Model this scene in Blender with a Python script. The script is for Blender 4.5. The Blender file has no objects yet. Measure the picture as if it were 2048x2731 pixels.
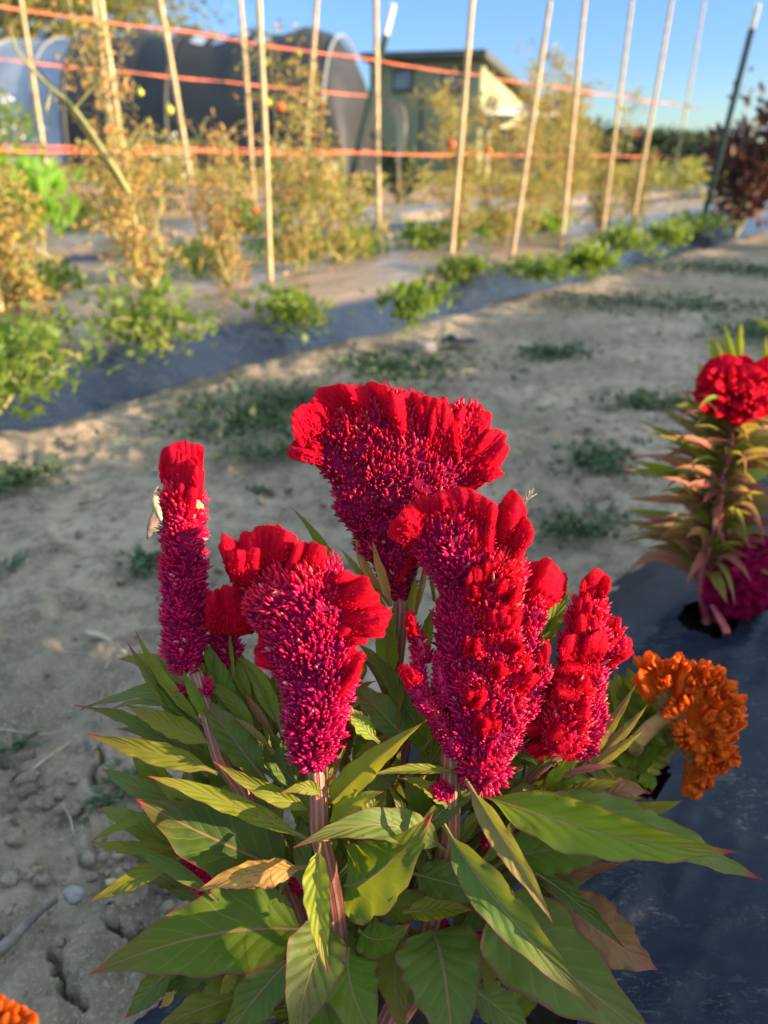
import bpy, math, random
import numpy as np
from mathutils import Vector

# ------------------------------------------------------------------ camera, world, sun, exposure
SC = bpy.context.scene
H = 0.60                       # eye height above the path
PITCH = math.radians(26.2)     # looking down
K = 1900.0                     # focal length in photo pixels (photo 2048 x 2731)
cam_d = bpy.data.cameras.new('camera'); cam = bpy.data.objects.new('camera', cam_d)
SC.collection.objects.link(cam); SC.camera = cam
cam.location = (0, 0, H); cam.rotation_euler = (math.pi/2 - PITCH, 0, 0)
cam_d.sensor_fit = 'VERTICAL'; cam_d.sensor_height = 34.6; cam_d.lens = 34.6*K/2731
cam_d.clip_start = 0.02; cam_d.clip_end = 6000
cam_d.dof.use_dof = True; cam_d.dof.focus_distance = 0.405; cam_d.dof.aperture_fstop = 6.0

SUN_EL = 9.5
sun_h = np.array([0.97, -0.25]); sun_h /= np.linalg.norm(sun_h)
SUN = np.array([sun_h[0]*math.cos(math.radians(SUN_EL)), sun_h[1]*math.cos(math.radians(SUN_EL)), math.sin(math.radians(SUN_EL))])
W = bpy.data.worlds.new('World'); SC.world = W; W.use_nodes = True
nt = W.node_tree; bg = nt.nodes['Background']
sky = nt.nodes.new('ShaderNodeTexSky'); sky.sky_type = 'NISHITA'; sky.sun_disc = False
sky.sun_elevation = math.radians(SUN_EL); sky.sun_rotation = math.atan2(sun_h[0], sun_h[1])
sky.air_density = 1.0; sky.dust_density = 0.4; sky.ozone_density = 1.6
# low sky darkened and blued, unseen sky overhead brightened to lift the shaded ground
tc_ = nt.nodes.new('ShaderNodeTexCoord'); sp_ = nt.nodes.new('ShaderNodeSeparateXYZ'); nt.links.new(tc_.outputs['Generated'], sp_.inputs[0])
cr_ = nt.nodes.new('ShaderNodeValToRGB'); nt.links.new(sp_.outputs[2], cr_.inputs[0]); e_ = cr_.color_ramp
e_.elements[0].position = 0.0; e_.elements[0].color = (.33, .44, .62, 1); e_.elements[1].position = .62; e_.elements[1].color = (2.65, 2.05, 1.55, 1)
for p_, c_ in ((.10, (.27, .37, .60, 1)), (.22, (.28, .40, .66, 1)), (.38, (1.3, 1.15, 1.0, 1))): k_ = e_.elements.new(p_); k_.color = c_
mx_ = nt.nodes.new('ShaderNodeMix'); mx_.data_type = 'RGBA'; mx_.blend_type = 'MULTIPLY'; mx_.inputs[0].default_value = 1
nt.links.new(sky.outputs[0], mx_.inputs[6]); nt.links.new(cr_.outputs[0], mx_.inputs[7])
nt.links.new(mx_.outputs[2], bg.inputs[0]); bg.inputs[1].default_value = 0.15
sl = bpy.data.lights.new('sun', 'SUN'); sl.energy = 4.6; sl.angle = math.radians(0.5); sl.color = (1.0, 0.76, 0.48)
so = bpy.data.objects.new('sun', sl); SC.collection.objects.link(so)
so.rotation_euler = Vector(SUN).to_track_quat('Z', 'Y').to_euler()
SC.view_settings.view_transform = 'Standard'; SC.view_settings.look = 'None'
SC.view_settings.exposure = 1.9; SC.view_settings.gamma = 1.0
SC.cycles.max_bounces = 8; SC.cycles.transparent_max_bounces = 8
SC.cycles.sample_clamp_indirect = 6.0
SC.cycles.use_denoising = True

rng = np.random.default_rng(7); random.seed(7)
cT, sT = math.cos(PITCH), math.sin(PITCH)
CAM = np.array([0, 0, H]); FW = np.array([0, cT, -sT]); UP = np.array([0, sT, cT]); RT = np.array([1., 0, 0])
Z = np.array([0, 0, 1.])

def ray(px, py):
    return FW + RT*((px-1024)/K) + UP*((1365.5-py)/K)
def P(px, py, d):
    return CAM + ray(px, py)*d
def G(px, py, z=0.0):
    r = ray(px, py); return CAM + r*((z-H)/r[2])
def PY(px, py, Y):
    r = ray(px, py); return CAM + r*(Y/r[1])
DS = 1.2345                                  # display -> photo pixels
BN = np.array([-.777, .63]); BT = np.array([.63, .777])     # across / along the beds
def NT(n, t):
    return BN*n + BT*t
CR = {1:(200,1650,.3014), 2:(600,1900,.3617), 3:(200,2180,.3617), 4:(750,2180,.3617), 5:(1250,2050,.481),
      6:(1300,1700,.451), 7:(750,1300,.3165), 8:(1650,800,.4293), 'a':(350,950,.4521), 'b':(1000,1250,.4521), 'g':(0,1700,.6173), 'p':(0,0,1.), 'd':(0,0,DS)}
def C(c, x, y):
    o = CR[c]; return (o[0]+x*o[2], o[1]+y*o[2])

# ------------------------------------------------------------------ helpers
def norm(a):
    a = np.asarray(a, float); l = np.linalg.norm(a, axis=-1, keepdims=True); return a/np.maximum(l, 1e-9)

def hash3(ix, iy, iz, seed):
    h = (ix.astype(np.int64)*374761393 + iy.astype(np.int64)*668265263 + iz.astype(np.int64)*2147483647 + seed*974711) & 0xffffffff
    h = ((h ^ (h >> 13))*1274126177) & 0xffffffff
    h = (h ^ (h >> 16)) & 0xffffffff
    h = (h*2654435761) & 0xffffffff
    return ((h ^ (h >> 15)) & 0xffff)/32767.5 - 1
def vnoise(p, seed=0):
    p = np.asarray(p, float); i = np.floor(p).astype(np.int64); f = p-i; f = f*f*(3-2*f)
    r = 0
    for dx in (0, 1):
        for dy in (0, 1):
            for dz in (0, 1):
                w = (f[..., 0] if dx else 1-f[..., 0])*(f[..., 1] if dy else 1-f[..., 1])*(f[..., 2] if dz else 1-f[..., 2])
                r = r + w*hash3(i[..., 0]+dx, i[..., 1]+dy, i[..., 2]+dz, seed)
    return r
def fbm(p, oct=4, seed=0, gain=.5):
    r = 0; a = 1; p = np.asarray(p, float)
    for o in range(oct):
        r = r + a*vnoise(p*(2**o) + o*17.3, seed+o); a *= gain
    return r

class MB:
    """collects vertices and polygons for ONE mesh"""
    def __init__(s): s.v = []; s.f = []; s.n = 0; s.uv = []; s.hasuv = False
    def add(s, v, faces, uv=None):
        v = np.asarray(v, float).reshape(-1, 3)
        for fa in faces:
            fa = np.asarray(fa, int)
            if len(fa): s.f.append(fa + s.n)
        s.v.append(v); s.n += len(v)
        if uv is not None: s.hasuv = True; s.uv.append(np.asarray(uv, float).reshape(-1, 2))
        else: s.uv.append(np.zeros((len(v), 2)))
    def grid(s, V, uv=None, closed=False):
        nv, nu = V.shape[:2]
        a = np.arange(nv*nu).reshape(nv, nu)
        if closed: a = np.concatenate([a, a[:, :1]], 1)
        q = np.stack([a[:-1, :-1], a[:-1, 1:], a[1:, 1:], a[1:, :-1]], -1).reshape(-1, 4)
        s.add(V.reshape(-1, 3), [q], uv)
    def tube(s, pts, rad, k=8, cap=True):
        pts = np.asarray(pts, float); n = len(pts); rad = np.broadcast_to(np.asarray(rad, float), (n,))
        T = norm(np.gradient(pts, axis=0)); ref = Z if abs(T[0][2]) < .9 else RT
        A = norm(np.cross(T, ref)); 
        for i in range(1, n):
            if (A[i]*A[i-1]).sum() < 0: A[i] *= -1
        B = np.cross(T, A); th = np.linspace(0, 2*np.pi, k, endpoint=False)
        V = pts[:, None] + rad[:, None, None]*(A[:, None]*np.cos(th)[None, :, None] + B[:, None]*np.sin(th)[None, :, None])
        uv = np.stack(np.broadcast_arrays(th[None, :]/(2*np.pi), np.linspace(0, 1, n)[:, None]), -1)
        s.grid(V, uv, closed=True)
        if cap:
            for e in (0, n-1):
                base = s.n-n*k+e*k
                s.v.append(pts[e][None]); s.uv.append(np.array([[.5, float(e > 0)]])); c = s.n; s.n += 1
                i = np.arange(k); s.f.append(np.stack([base+i, base+(i+1) % k, np.full(k, c)], -1))
    def inst(s, tv, tf, pos, X, Y, Zd, sc, uv=None):
        """template verts tv with faces tf copied at pos with axes X,Y,Zd scaled by sc (N,3)"""
        N = len(pos); k = len(tv)
        V = pos[:, None] + X[:, None]*(tv[None, :, 0:1]*sc[:, None, 0:1]) + Y[:, None]*(tv[None, :, 1:2]*sc[:, None, 1:2]) + Zd[:, None]*(tv[None, :, 2:3]*sc[:, None, 2:3])
        off = (np.arange(N)*k)[:, None, None]
        fs = [(np.asarray(f)[None]+off).reshape(-1, np.asarray(f).shape[1]) for f in tf]
        s.add(V.reshape(-1, 3), fs, None if uv is None else np.repeat(uv, k, axis=0))
    def box(s, c, sx, sy, sz, ax=None):
        ax = np.eye(3) if ax is None else np.asarray(ax, float)
        q = np.array([[-1,-1,-1],[1,-1,-1],[1,1,-1],[-1,1,-1],[-1,-1,1],[1,-1,1],[1,1,1],[-1,1,1]])*.5*np.array([sx, sy, sz])
        s.add(np.asarray(c)+q@ax, [np.array([[0,3,2,1],[4,5,6,7],[0,1,5,4],[1,2,6,5],[2,3,7,6],[3,0,4,7]])])
    def build(s, name, mat, parent=None, smooth=True, color=None, core=None):
        me = bpy.data.meshes.new(name)
        V = np.concatenate(s.v).astype(np.float32)
        me.vertices.add(len(V)); me.vertices.foreach_set('co', V.ravel())
        tot = []; start = []; idx = []; p = 0
        for f in s.f:
            k = f.shape[1]; idx.append(f.ravel()); start.append(p+np.arange(len(f))*k); tot.append(np.full(len(f), k)); p += f.size
        idx = np.concatenate(idx).astype(np.int32)
        me.loops.add(len(idx)); me.loops.foreach_set('vertex_index', idx)
        start = np.concatenate(start).astype(np.int32)
        me.polygons.add(len(start)); me.polygons.foreach_set('loop_start', start)
        if s.hasuv:
            uv = np.concatenate(s.uv).astype(np.float32)
            l = me.uv_layers.new(name='UVMap'); l.data.foreach_set('uv', uv[idx].ravel())
        me.update(calc_edges=True); me.validate()
        me.polygons.foreach_set('use_smooth', np.full(len(me.polygons), smooth))
        me.materials.append(mat)
        if core is not None:
            me.materials.append(core[0]); mi = np.zeros(len(me.polygons), np.int32); mi[:core[1]] = 1; me.polygons.foreach_set('material_index', mi)
        o = bpy.data.objects.new(name, me); SC.collection.objects.link(o)
        if parent is not None: o.parent = parent
        if color is not None: o.color = (*color, 1)
        return o

def tag(o, label=None, cat=None, group=None, kind=None):
    if label: o['label'] = label
    if cat: o['category'] = cat
    if group: o['group'] = group
    if kind: o['kind'] = kind
    return o
def thing(name, loc, label, cat, group=None):
    # children keep world coordinates: parent inverse undoes the empty's offset
    o = bpy.data.objects.new(name, None); o.location = tuple(map(float, loc)); o.empty_display_size = .05
    SC.collection.objects.link(o); return tag(o, label, cat, group)
def adopt():
    bpy.context.view_layer.update()
    for o in SC.objects:
        if o.parent is not None and not o.get('_rel'):
            r = o
            while r.parent is not None: r = r.parent
            if o.parent is r and r.type == 'EMPTY':
                o.matrix_parent_inverse = r.matrix_world.inverted()

# ------------------------------------------------------------------ materials
class NB:
    def __init__(s, name):
        s.m = bpy.data.materials.new(name); s.m.use_nodes = True; s.t = s.m.node_tree
        s.b = s.t.nodes['Principled BSDF']; s.out = s.t.nodes['Material Output']
    def n(s, typ, **kw):
        x = s.t.nodes.new(typ)
        for k, v in kw.items(): setattr(x, k, v)
        return x
    def L(s, a, b): s.t.links.new(a, b)
    def val(s, x, sock):
        if hasattr(x, 'is_linked') or hasattr(x, 'links'): s.L(x, sock)
        else: sock.default_value = x
    def math(s, op, a, b=None, c=None, clamp=False):
        m = s.n('ShaderNodeMath', operation=op, use_clamp=clamp); s.val(a, m.inputs[0])
        if b is not None: s.val(b, m.inputs[1])
        if c is not None: s.val(c, m.inputs[2])
        return m.outputs[0]
    def mix(s, f, a, b, mode='MIX'):
        m = s.n('ShaderNodeMix', data_type='RGBA', blend_type=mode); s.val(f, m.inputs[0])
        for v, i in ((a, 6), (b, 7)):
            if isinstance(v, tuple): m.inputs[i].default_value = (*v, 1)[:4]
            else: s.L(v, m.inputs[i])
        return m.outputs[2]
    def ramp(s, f, lo, hi):
        m = s.n('ShaderNodeMapRange'); m.interpolation_type = 'SMOOTHSTEP'; s.val(f, m.inputs[0])
        m.inputs[1].default_value = lo; m.inputs[2].default_value = hi; return m.outputs[0]
    def noise(s, scale, detail=4, rough=.55, vec=None, dist=0.):
        m = s.n('ShaderNodeTexNoise'); m.inputs['Scale'].default_value = scale; m.inputs['Detail'].default_value = detail
        m.inputs['Roughness'].default_value = rough; m.inputs['Distortion'].default_value = dist
        if vec is None: vec = s.n('ShaderNodeTexCoord').outputs['Object']
        s.L(vec, m.inputs['Vector']); return m.outputs['Fac']
    def bump(s, h, strength=.3, dist=.002):
        m = s.n('ShaderNodeBump'); m.inputs['Strength'].default_value = strength; m.inputs['Distance'].default_value = dist
        s.L(h, m.inputs['Height']); s.L(m.outputs[0], s.b.inputs['Normal']); return m.outputs[0]
    def set(s, **kw):
        for k, v in kw.items(): s.b.inputs[k.replace('_', ' ')].default_value = v
    def col(s, c): s.val(c if not isinstance(c, tuple) else (*c, 1), s.b.inputs['Base Color'])

def simple(name, c1, c2=None, scale=30., rough=.7, bump=0., bdist=.002, transl=0., tcol=None, spec=.5, sheen=0., lo=.35, hi=.65, detail=4):
    b = NB(name); b.set(Roughness=rough)
    b.b.inputs['Specular IOR Level'].default_value = spec
    if sheen: b.b.inputs['Sheen Weight'].default_value = sheen; b.b.inputs['Sheen Roughness'].default_value = .4
    nz = b.noise(scale, detail)
    c = b.mix(b.ramp(nz, lo, hi), c1, c2 or tuple(x*.75 for x in c1)); b.col(c)
    if bump: b.bump(b.noise(scale*2, 5), bump, bdist)
    if transl:
        t = b.n('ShaderNodeBsdfTranslucent')
        if tcol: t.inputs[0].default_value = (*tcol, 1)
        else: b.L(c, t.inputs[0])
        mx = b.n('ShaderNodeMixShader'); mx.inputs[0].default_value = transl
        b.L(b.b.outputs[0], mx.inputs[1]); b.L(t.outputs[0], mx.inputs[2]); b.L(mx.outputs[0], b.out.inputs[0])
    return b.m

def leaf_mat():
    b = NB('celosia_leaf'); oi = b.n('ShaderNodeObjectInfo'); uv = b.n('ShaderNodeTexCoord').outputs['UV']
    sx = b.n('ShaderNodeSeparateXYZ'); b.L(uv, sx.inputs[0]); U, V = sx.outputs[0], sx.outputs[1]
    au = b.math('MULTIPLY', b.math('ABSOLUTE', b.math('SUBTRACT', U, .5)), 2.)
    rnd = oi.outputs['Random']
    # side veins sweep towards the tip
    ph = b.math('MULTIPLY', b.math('SUBTRACT', V, b.math('MULTIPLY', b.math('POWER', au, .75), .24)), 9.)
    wob = b.math('MULTIPLY', b.math('SUBTRACT', b.noise(45., 2), .5), .8)
    tri = b.math('ABSOLUTE', b.math('SUBTRACT', b.math('FRACT', b.math('ADD', ph, wob)), .5))   # 0 at the vein
    vein = b.math('SUBTRACT', 1., b.ramp(tri, .008, .06))
    vein = b.math('MULTIPLY', vein, b.math('SUBTRACT', 1., b.ramp(au, .80, .98)))
    mid = b.math('SUBTRACT', 1., b.ramp(au, .018, .055))
    base = oi.outputs['Color']
    blot = b.ramp(b.noise(60., 4), .35, .7)
    c = b.mix(b.math('MULTIPLY', blot, .55), base, b.mix(.5, base, (.16, .20, .02)))
    fine = b.noise(900., 3)
    c = b.mix(b.math('MULTIPLY', b.ramp(fine, .3, .7), .25), c, b.mix(.35, c, (.02, .05, .01)))
    c = b.mix(b.math('MULTIPLY', vein, .45), c, b.mix(.6, base, (.27, .32, .06)))
    c = b.mix(b.math('MULTIPLY', mid, .75), c, (.30, .17, .09))
    # reddish margin and tip
    nz = b.noise(80., 3)
    edge = b.math('MULTIPLY', b.ramp(b.math('ADD', au, b.math('MULTIPLY', nz, .16)), .98, 1.06), .85)
    c = b.mix(edge, c, (.16, .035, .04))
    tip = b.ramp(b.math('ADD', V, b.math('MULTIPLY', nz, .12)), .95, 1.06)
    c = b.mix(b.math('MULTIPLY', tip, .92), c, (.50, .012, .06))
    flush = b.math('MULTIPLY', b.ramp(b.math('ADD', b.math('MULTIPLY', V, .7), b.math('MULTIPLY', b.noise(14., 2), .7)), .72, 1.05), .35)
    c = b.mix(flush, c, (.20, .07, .04))
    sp = b.n('ShaderNodeTexVoronoi'); sp.inputs['Scale'].default_value = 260.; b.L(b.n('ShaderNodeTexCoord').outputs['Object'], sp.inputs['Vector'])
    spot = b.math('MULTIPLY', b.math('SUBTRACT', 1., b.ramp(sp.outputs['Distance'], .10, .22)), b.ramp(b.noise(35., 2), .52, .62))
    c = b.mix(b.math('MULTIPLY', spot, .7), c, (.05, .02, .02))
    geo = b.n('ShaderNodeNewGeometry')
    cb = b.mix(.35, c, (.22, .22, .10))
    c2 = b.mix(geo.outputs['Backfacing'], c, cb)
    b.col(c2); b.set(Roughness=.52); b.b.inputs['Specular IOR Level'].default_value = .25
    puff = b.math('SUBTRACT', b.math('MULTIPLY', b.ramp(tri, .0, .5), 1.), b.math('MULTIPLY', mid, .8))
    h = b.math('ADD', puff, b.math('MULTIPLY', b.noise(300., 4), .35))
    b.bump(h, .34, .0010)
    t = b.n('ShaderNodeBsdfTranslucent'); b.L(b.mix(b.math('MULTIPLY', b.math('SUBTRACT', 1., tip), .6), c, (.50, .52, .02)), t.inputs[0])
    mx = b.n('ShaderNodeMixShader'); mx.inputs[0].default_value = .34
    b.L(b.b.outputs[0], mx.inputs[1]); b.L(t.outputs[0], mx.inputs[2]); b.L(mx.outputs[0], b.out.inputs[0])
    return b.m

def stem_mat():
    b = NB('celosia_stem'); uv = b.n('ShaderNodeTexCoord').outputs['UV']
    sx = b.n('ShaderNodeSeparateXYZ'); b.L(uv, sx.inputs[0])
    st = b.ramp(b.math('SINE', b.math('MULTIPLY', sx.outputs[0], 2*math.pi*9)), -.3, .6)
    nz = b.ramp(b.noise(40., 3), .35, .65)
    c = b.mix(st, (.27, .06, .055), (.31, .19, .11)); c = b.mix(b.math('MULTIPLY', nz, .4), c, (.32, .10, .07))
    b.col(c); b.set(Roughness=.45); b.bump(st, .6, .001); return b.m

def velvet(name, c1, c2, tcol, scale=90., rimc=None, dk=1.):
    b = NB(name)
    nz = b.ramp(b.noise(scale, 4), .3, .7); c = b.mix(nz, c1, c2)
    c = b.mix(b.math('MULTIPLY', b.ramp(b.noise(1500., 2), .45, .7), .30*dk), c, tuple(x*.35 for x in c2))
    uvn = b.n('ShaderNodeTexCoord').outputs['UV']; sx = b.n('ShaderNodeSeparateXYZ'); b.L(uvn, sx.inputs[0]); mp = b.n('ShaderNodeMapping'); mp.inputs['Scale'].default_value = (3.2, 1.6, 1); b.L(uvn, mp.inputs[0])
    stn = b.noise(1., 4, .6, mp.outputs[0]); rimf = b.ramp(sx.outputs[1], .72, 1.)
    c = b.mix(b.math('MULTIPLY', b.ramp(stn, .42, .62), .38*dk), c, tuple(x*.45 for x in c2)); c = b.mix(b.math('MULTIPLY', rimf, .5), c, rimc or c1); b.col(c)
    b.set(Roughness=.75); b.b.inputs['Specular IOR Level'].default_value = .12
    b.b.inputs['Sheen Weight'].default_value = .35; b.b.inputs['Sheen Roughness'].default_value = .35
    b.b.inputs['Sheen Tint'].default_value = (*tcol, 1)
    b.bump(b.math('ADD', b.noise(scale*12, 3), b.math('MULTIPLY', stn, 1.2)), .9, .0010)
    t = b.n('ShaderNodeBsdfTranslucent'); t.inputs[0].default_value = (*tcol, 1)
    mx = b.n('ShaderNodeMixShader'); mx.inputs[0].default_value = .38
    b.L(b.b.outputs[0], mx.inputs[1]); b.L(t.outputs[0], mx.inputs[2]); b.L(mx.outputs[0], b.out.inputs[0])
    return b.m
def floret_mat(name, c1, c2, c3):
    b = NB(name); sx = b.n('ShaderNodeSeparateXYZ'); b.L(b.n('ShaderNodeTexCoord').outputs['UV'], sx.inputs[0]); rn, al = sx.outputs[0], sx.outputs[1]
    c = b.mix(b.ramp(rn, .1, .8), c2, c1)
    up = b.ramp(b.math('ADD', al, b.math('MULTIPLY', b.math('SUBTRACT', b.noise(45., 3), .5), 1.3)), .45, 1.0)
    c = b.mix(b.math('MULTIPLY', up, .75), c, c3)
    c = b.mix(b.math('MULTIPLY', b.ramp(rn, .982, .990), .7), c, (.70, .42, .34)); b.col(c)
    b.set(Roughness=.38); b.b.inputs['Specular IOR Level'].default_value = .4
    t = b.n('ShaderNodeBsdfTranslucent'); b.L(b.mix(.4, c, (.95, .005, .14)), t.inputs[0])
    mx = b.n('ShaderNodeMixShader'); mx.inputs[0].default_value = .36
    b.L(b.b.outputs[0], mx.inputs[1]); b.L(t.outputs[0], mx.inputs[2]); b.L(mx.outputs[0], b.out.inputs[0])
    return b.m

M = {}
M['leaf'] = leaf_mat(); M['stem'] = stem_mat()
M['crest'] = velvet('velvet_red', (.90, .003, .032), (.62, .001, .040), (1., .01, .02), rimc=(.95, .02, .05))
M['floret'] = floret_mat('magenta_florets', (.66, .001, .105), (.36, .001, .065), (.84, .003, .03))
M['floret2'] = floret_mat('crimson_florets', (.54, .001, .060), (.24, .001, .040), (.78, .003, .025))
M['core'] = simple('deep_crimson_tissue', (.20, .001, .035), (.12, .001, .028), 300, .8, spec=.1)
M['magenta'] = velvet('velvet_magenta', (.40, .001, .085), (.22, .001, .055), (.8, .005, .12))
M['floret3'] = floret_mat('scarlet_florets', (.84, .003, .045), (.56, .002, .045), (.92, .006, .02))
M['orange'] = velvet('velvet_orange', (.90, .125, .006), (.86, .24, .03), (1., .26, .02), 110., rimc=(.95, .11, .006), dk=.25)
M['stem_red'] = simple('magenta_stem', (.30, .02, .06), (.38, .08, .08), 60, .5)
M['orange_body'] = simple('orange_flower_base', (.52, .36, .10), (.45, .18, .08), 60, .7, transl=.3, tcol=(.7, .5, .1))

def soil_mat(name, near=True):
    b = NB(name); co = b.n('ShaderNodeTexCoord').outputs['Object']
    n1 = b.noise(2.2, 5, .6, co); n2 = b.noise(26., 6, .65, co); n3 = b.noise(220., 5, .7, co)
    c = b.mix(b.ramp(n1, .35, .68), (.23, .185, .135), (.43, .345, .25))
    c = b.mix(b.math('MULTIPLY', b.ramp(n2, .45, .62), .75), c, (.155, .125, .095))
    c = b.mix(b.math('MULTIPLY', b.ramp(b.noise(8., 5, .7, co, .8), .48, .66), .55), c, (.15, .115, .085))
    c = b.mix(b.math('MULTIPLY', b.ramp(n3, .5, .7), .6), c, (.50, .43, .35))
    v = b.n('ShaderNodeTexVoronoi'); v.inputs['Scale'].default_value = 330.; b.L(co, v.inputs['Vector'])
    sp = b.math('MULTIPLY', b.math('SUBTRACT', 1., b.ramp(v.outputs['Distance'], .08, .22)), b.ramp(b.noise(70., 2, .5, co), .52, .6))
    c = b.mix(b.math('MULTIPLY', sp, .6), c, (.60, .57, .52))
    b.col(c); b.set(Roughness=.95); b.b.inputs['Specular IOR Level'].default_value = .15
    hh = b.math('ADD', b.math('MULTIPLY', n2, 1.0), b.math('MULTIPLY', n3, .55))
    b.bump(hh, 1.0, .009); return b.m
M['soil'] = soil_mat('dry_soil')

def plastic_mat(name, dust=.5, tint=(.003, .008, .020)):
    b = NB(name); co = b.n('ShaderNodeTexCoord').outputs['Object']
    mp = b.n('ShaderNodeMapping'); mp.inputs['Rotation'].default_value = (0, 0, -math.radians(51)); mp.inputs['Scale'].default_value = (.5, 1.6, 1)
    b.L(co, mp.inputs[0])
    d1 = b.ramp(b.noise(150., 6, .75, mp.outputs[0], 1.2), .52, .66); d2 = b.ramp(b.noise(16., 4, .6, co), .42, .62); d3 = b.ramp(b.noise(420., 3, .6, co), .56, .68)
    dd = b.math('ADD', b.math('MULTIPLY', d1, b.math('ADD', b.math('MULTIPLY', d2, .9), .05)), b.math('MULTIPLY', d3, b.math('MULTIPLY', d2, .30)), clamp=True)
    c = b.mix(b.math('MULTIPLY', dd, dust), tint, (.20, .19, .18))
    tx = b.n('ShaderNodeSeparateXYZ'); b.L(co, tx.inputs[0])
    n0 = b.math('ADD', b.math('MULTIPLY', tx.outputs[0], -.777), b.math('MULTIPLY', tx.outputs[1], .63))
    b.col(c); 
    r = b.math('ADD', b.math('MULTIPLY', dd, .35), .42 if 'soiled' not in name else .27); b.L(r, b.b.inputs['Roughness'])
    b.b.inputs['Specular IOR Level'].default_value = .22
    b.bump(b.math('ADD', b.noise(34., 3, .5, mp.outputs[0]), b.math('MULTIPLY', d1, .2)), .35, .006); return b
pl = plastic_mat('black_mulch_film', .50); M['plastic'] = pl.m
def far_plastic(z0=.095, z1=.13, k=.88, lo=.24, hi=.48):
    b = plastic_mat('black_mulch_film_soiled', .25, (.009, .018, .042)); b.b.inputs['Specular IOR Level'].default_value = .6; co = b.n('ShaderNodeTexCoord').outputs['Object']
    tx = b.n('ShaderNodeSeparateXYZ'); b.L(co, tx.inputs[0])
    old = b.b.inputs['Base Color'].links[0].from_socket
    m = b.math('MULTIPLY', b.ramp(tx.outputs[2], z0, z1), b.ramp(b.noise(3.2, 5, .6, co), lo, hi))
    b.col(b.mix(b.math('MULTIPLY', m, k), old, (.27, .19, .12))); return b.m
M['plastic_far'] = far_plastic(); M['plastic_back'] = far_plastic(.02, .06, .95, .20, .40)
M['bamboo'] = simple('bamboo', (.50, .36, .19), (.34, .24, .13), 22, .55, .3)
M['post'] = simple('green_post', (.03, .065, .05), (.05, .08, .065), 20, .5)
M['white'] = simple('white_paint', (.80, .80, .76), (.7, .7, .66), 20, .5)
M['twine'] = simple('orange_twine', (.78, .24, .12), (.70, .18, .09), 60, .7, transl=.2)
M['dry'] = simple('dry_leaf', (.56, .34, .10), (.36, .19, .06), 25, .8, transl=.3, tcol=(.60, .38, .14))
M['olive'] = simple('yellowing_leaf', (.36, .30, .05), (.18, .20, .04), 12, .7, transl=.35, tcol=(.5, .45, .06))
M['tom_stem'] = simple('tomato_stem', (.30, .27, .08), (.20, .20, .07), 18, .7)
M['bedgreen'] = simple('bed_plant_leaf', (.12, .17, .015), (.04, .085, .012), 14, .6, transl=.3, tcol=(.35, .5, .04))
M['bright'] = simple('bright_leaf', (.13, .26, .015), (.08, .19, .015), 14, .6, transl=.35, tcol=(.4, .7, .03))
M['weed'] = simple('weed_leaf', (.045, .085, .030), (.075, .115, .050), 18, .65, transl=.15)
M['darkleaf'] = simple('dark_bush_leaf', (.035, .065, .03), (.06, .09, .035), 8, .7, transl=.2)
M['purple'] = simple('purple_leaf', (.035, .018, .022), (.10, .05, .04), 8, .6, transl=.12, tcol=(.4, .12, .07))
M['tomato_red'] = simple('ripe_tomato', (.75, .06, .015), (.70, .12, .02), 30, .25)
M['tomato_green'] = simple('green_tomato', (.45, .48, .05), (.40, .45, .05), 30, .25)
M['wing'] = simple('moth_wing', (.24, .165, .12), (.13, .09, .07), 260, .8, transl=.2, lo=.4, hi=.6)
M['mothbody'] = simple('moth_body', (.40, .34, .24), (.30, .24, .16), 900, .9)
M['spider'] = simple('pale_yellow', (.75, .72, .30), (.7, .66, .25), 200, .5)
M['wood'] = simple('grey_wood', (.20, .175, .145), (.11, .095, .08), 60, .85, .6)
M['stone'] = simple('stone', (.17, .16, .16), (.24, .225, .215), 60, .85, .5)
M['straw'] = simple('straw', (.42, .36, .26), (.30, .26, .19), 60, .85)

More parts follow.
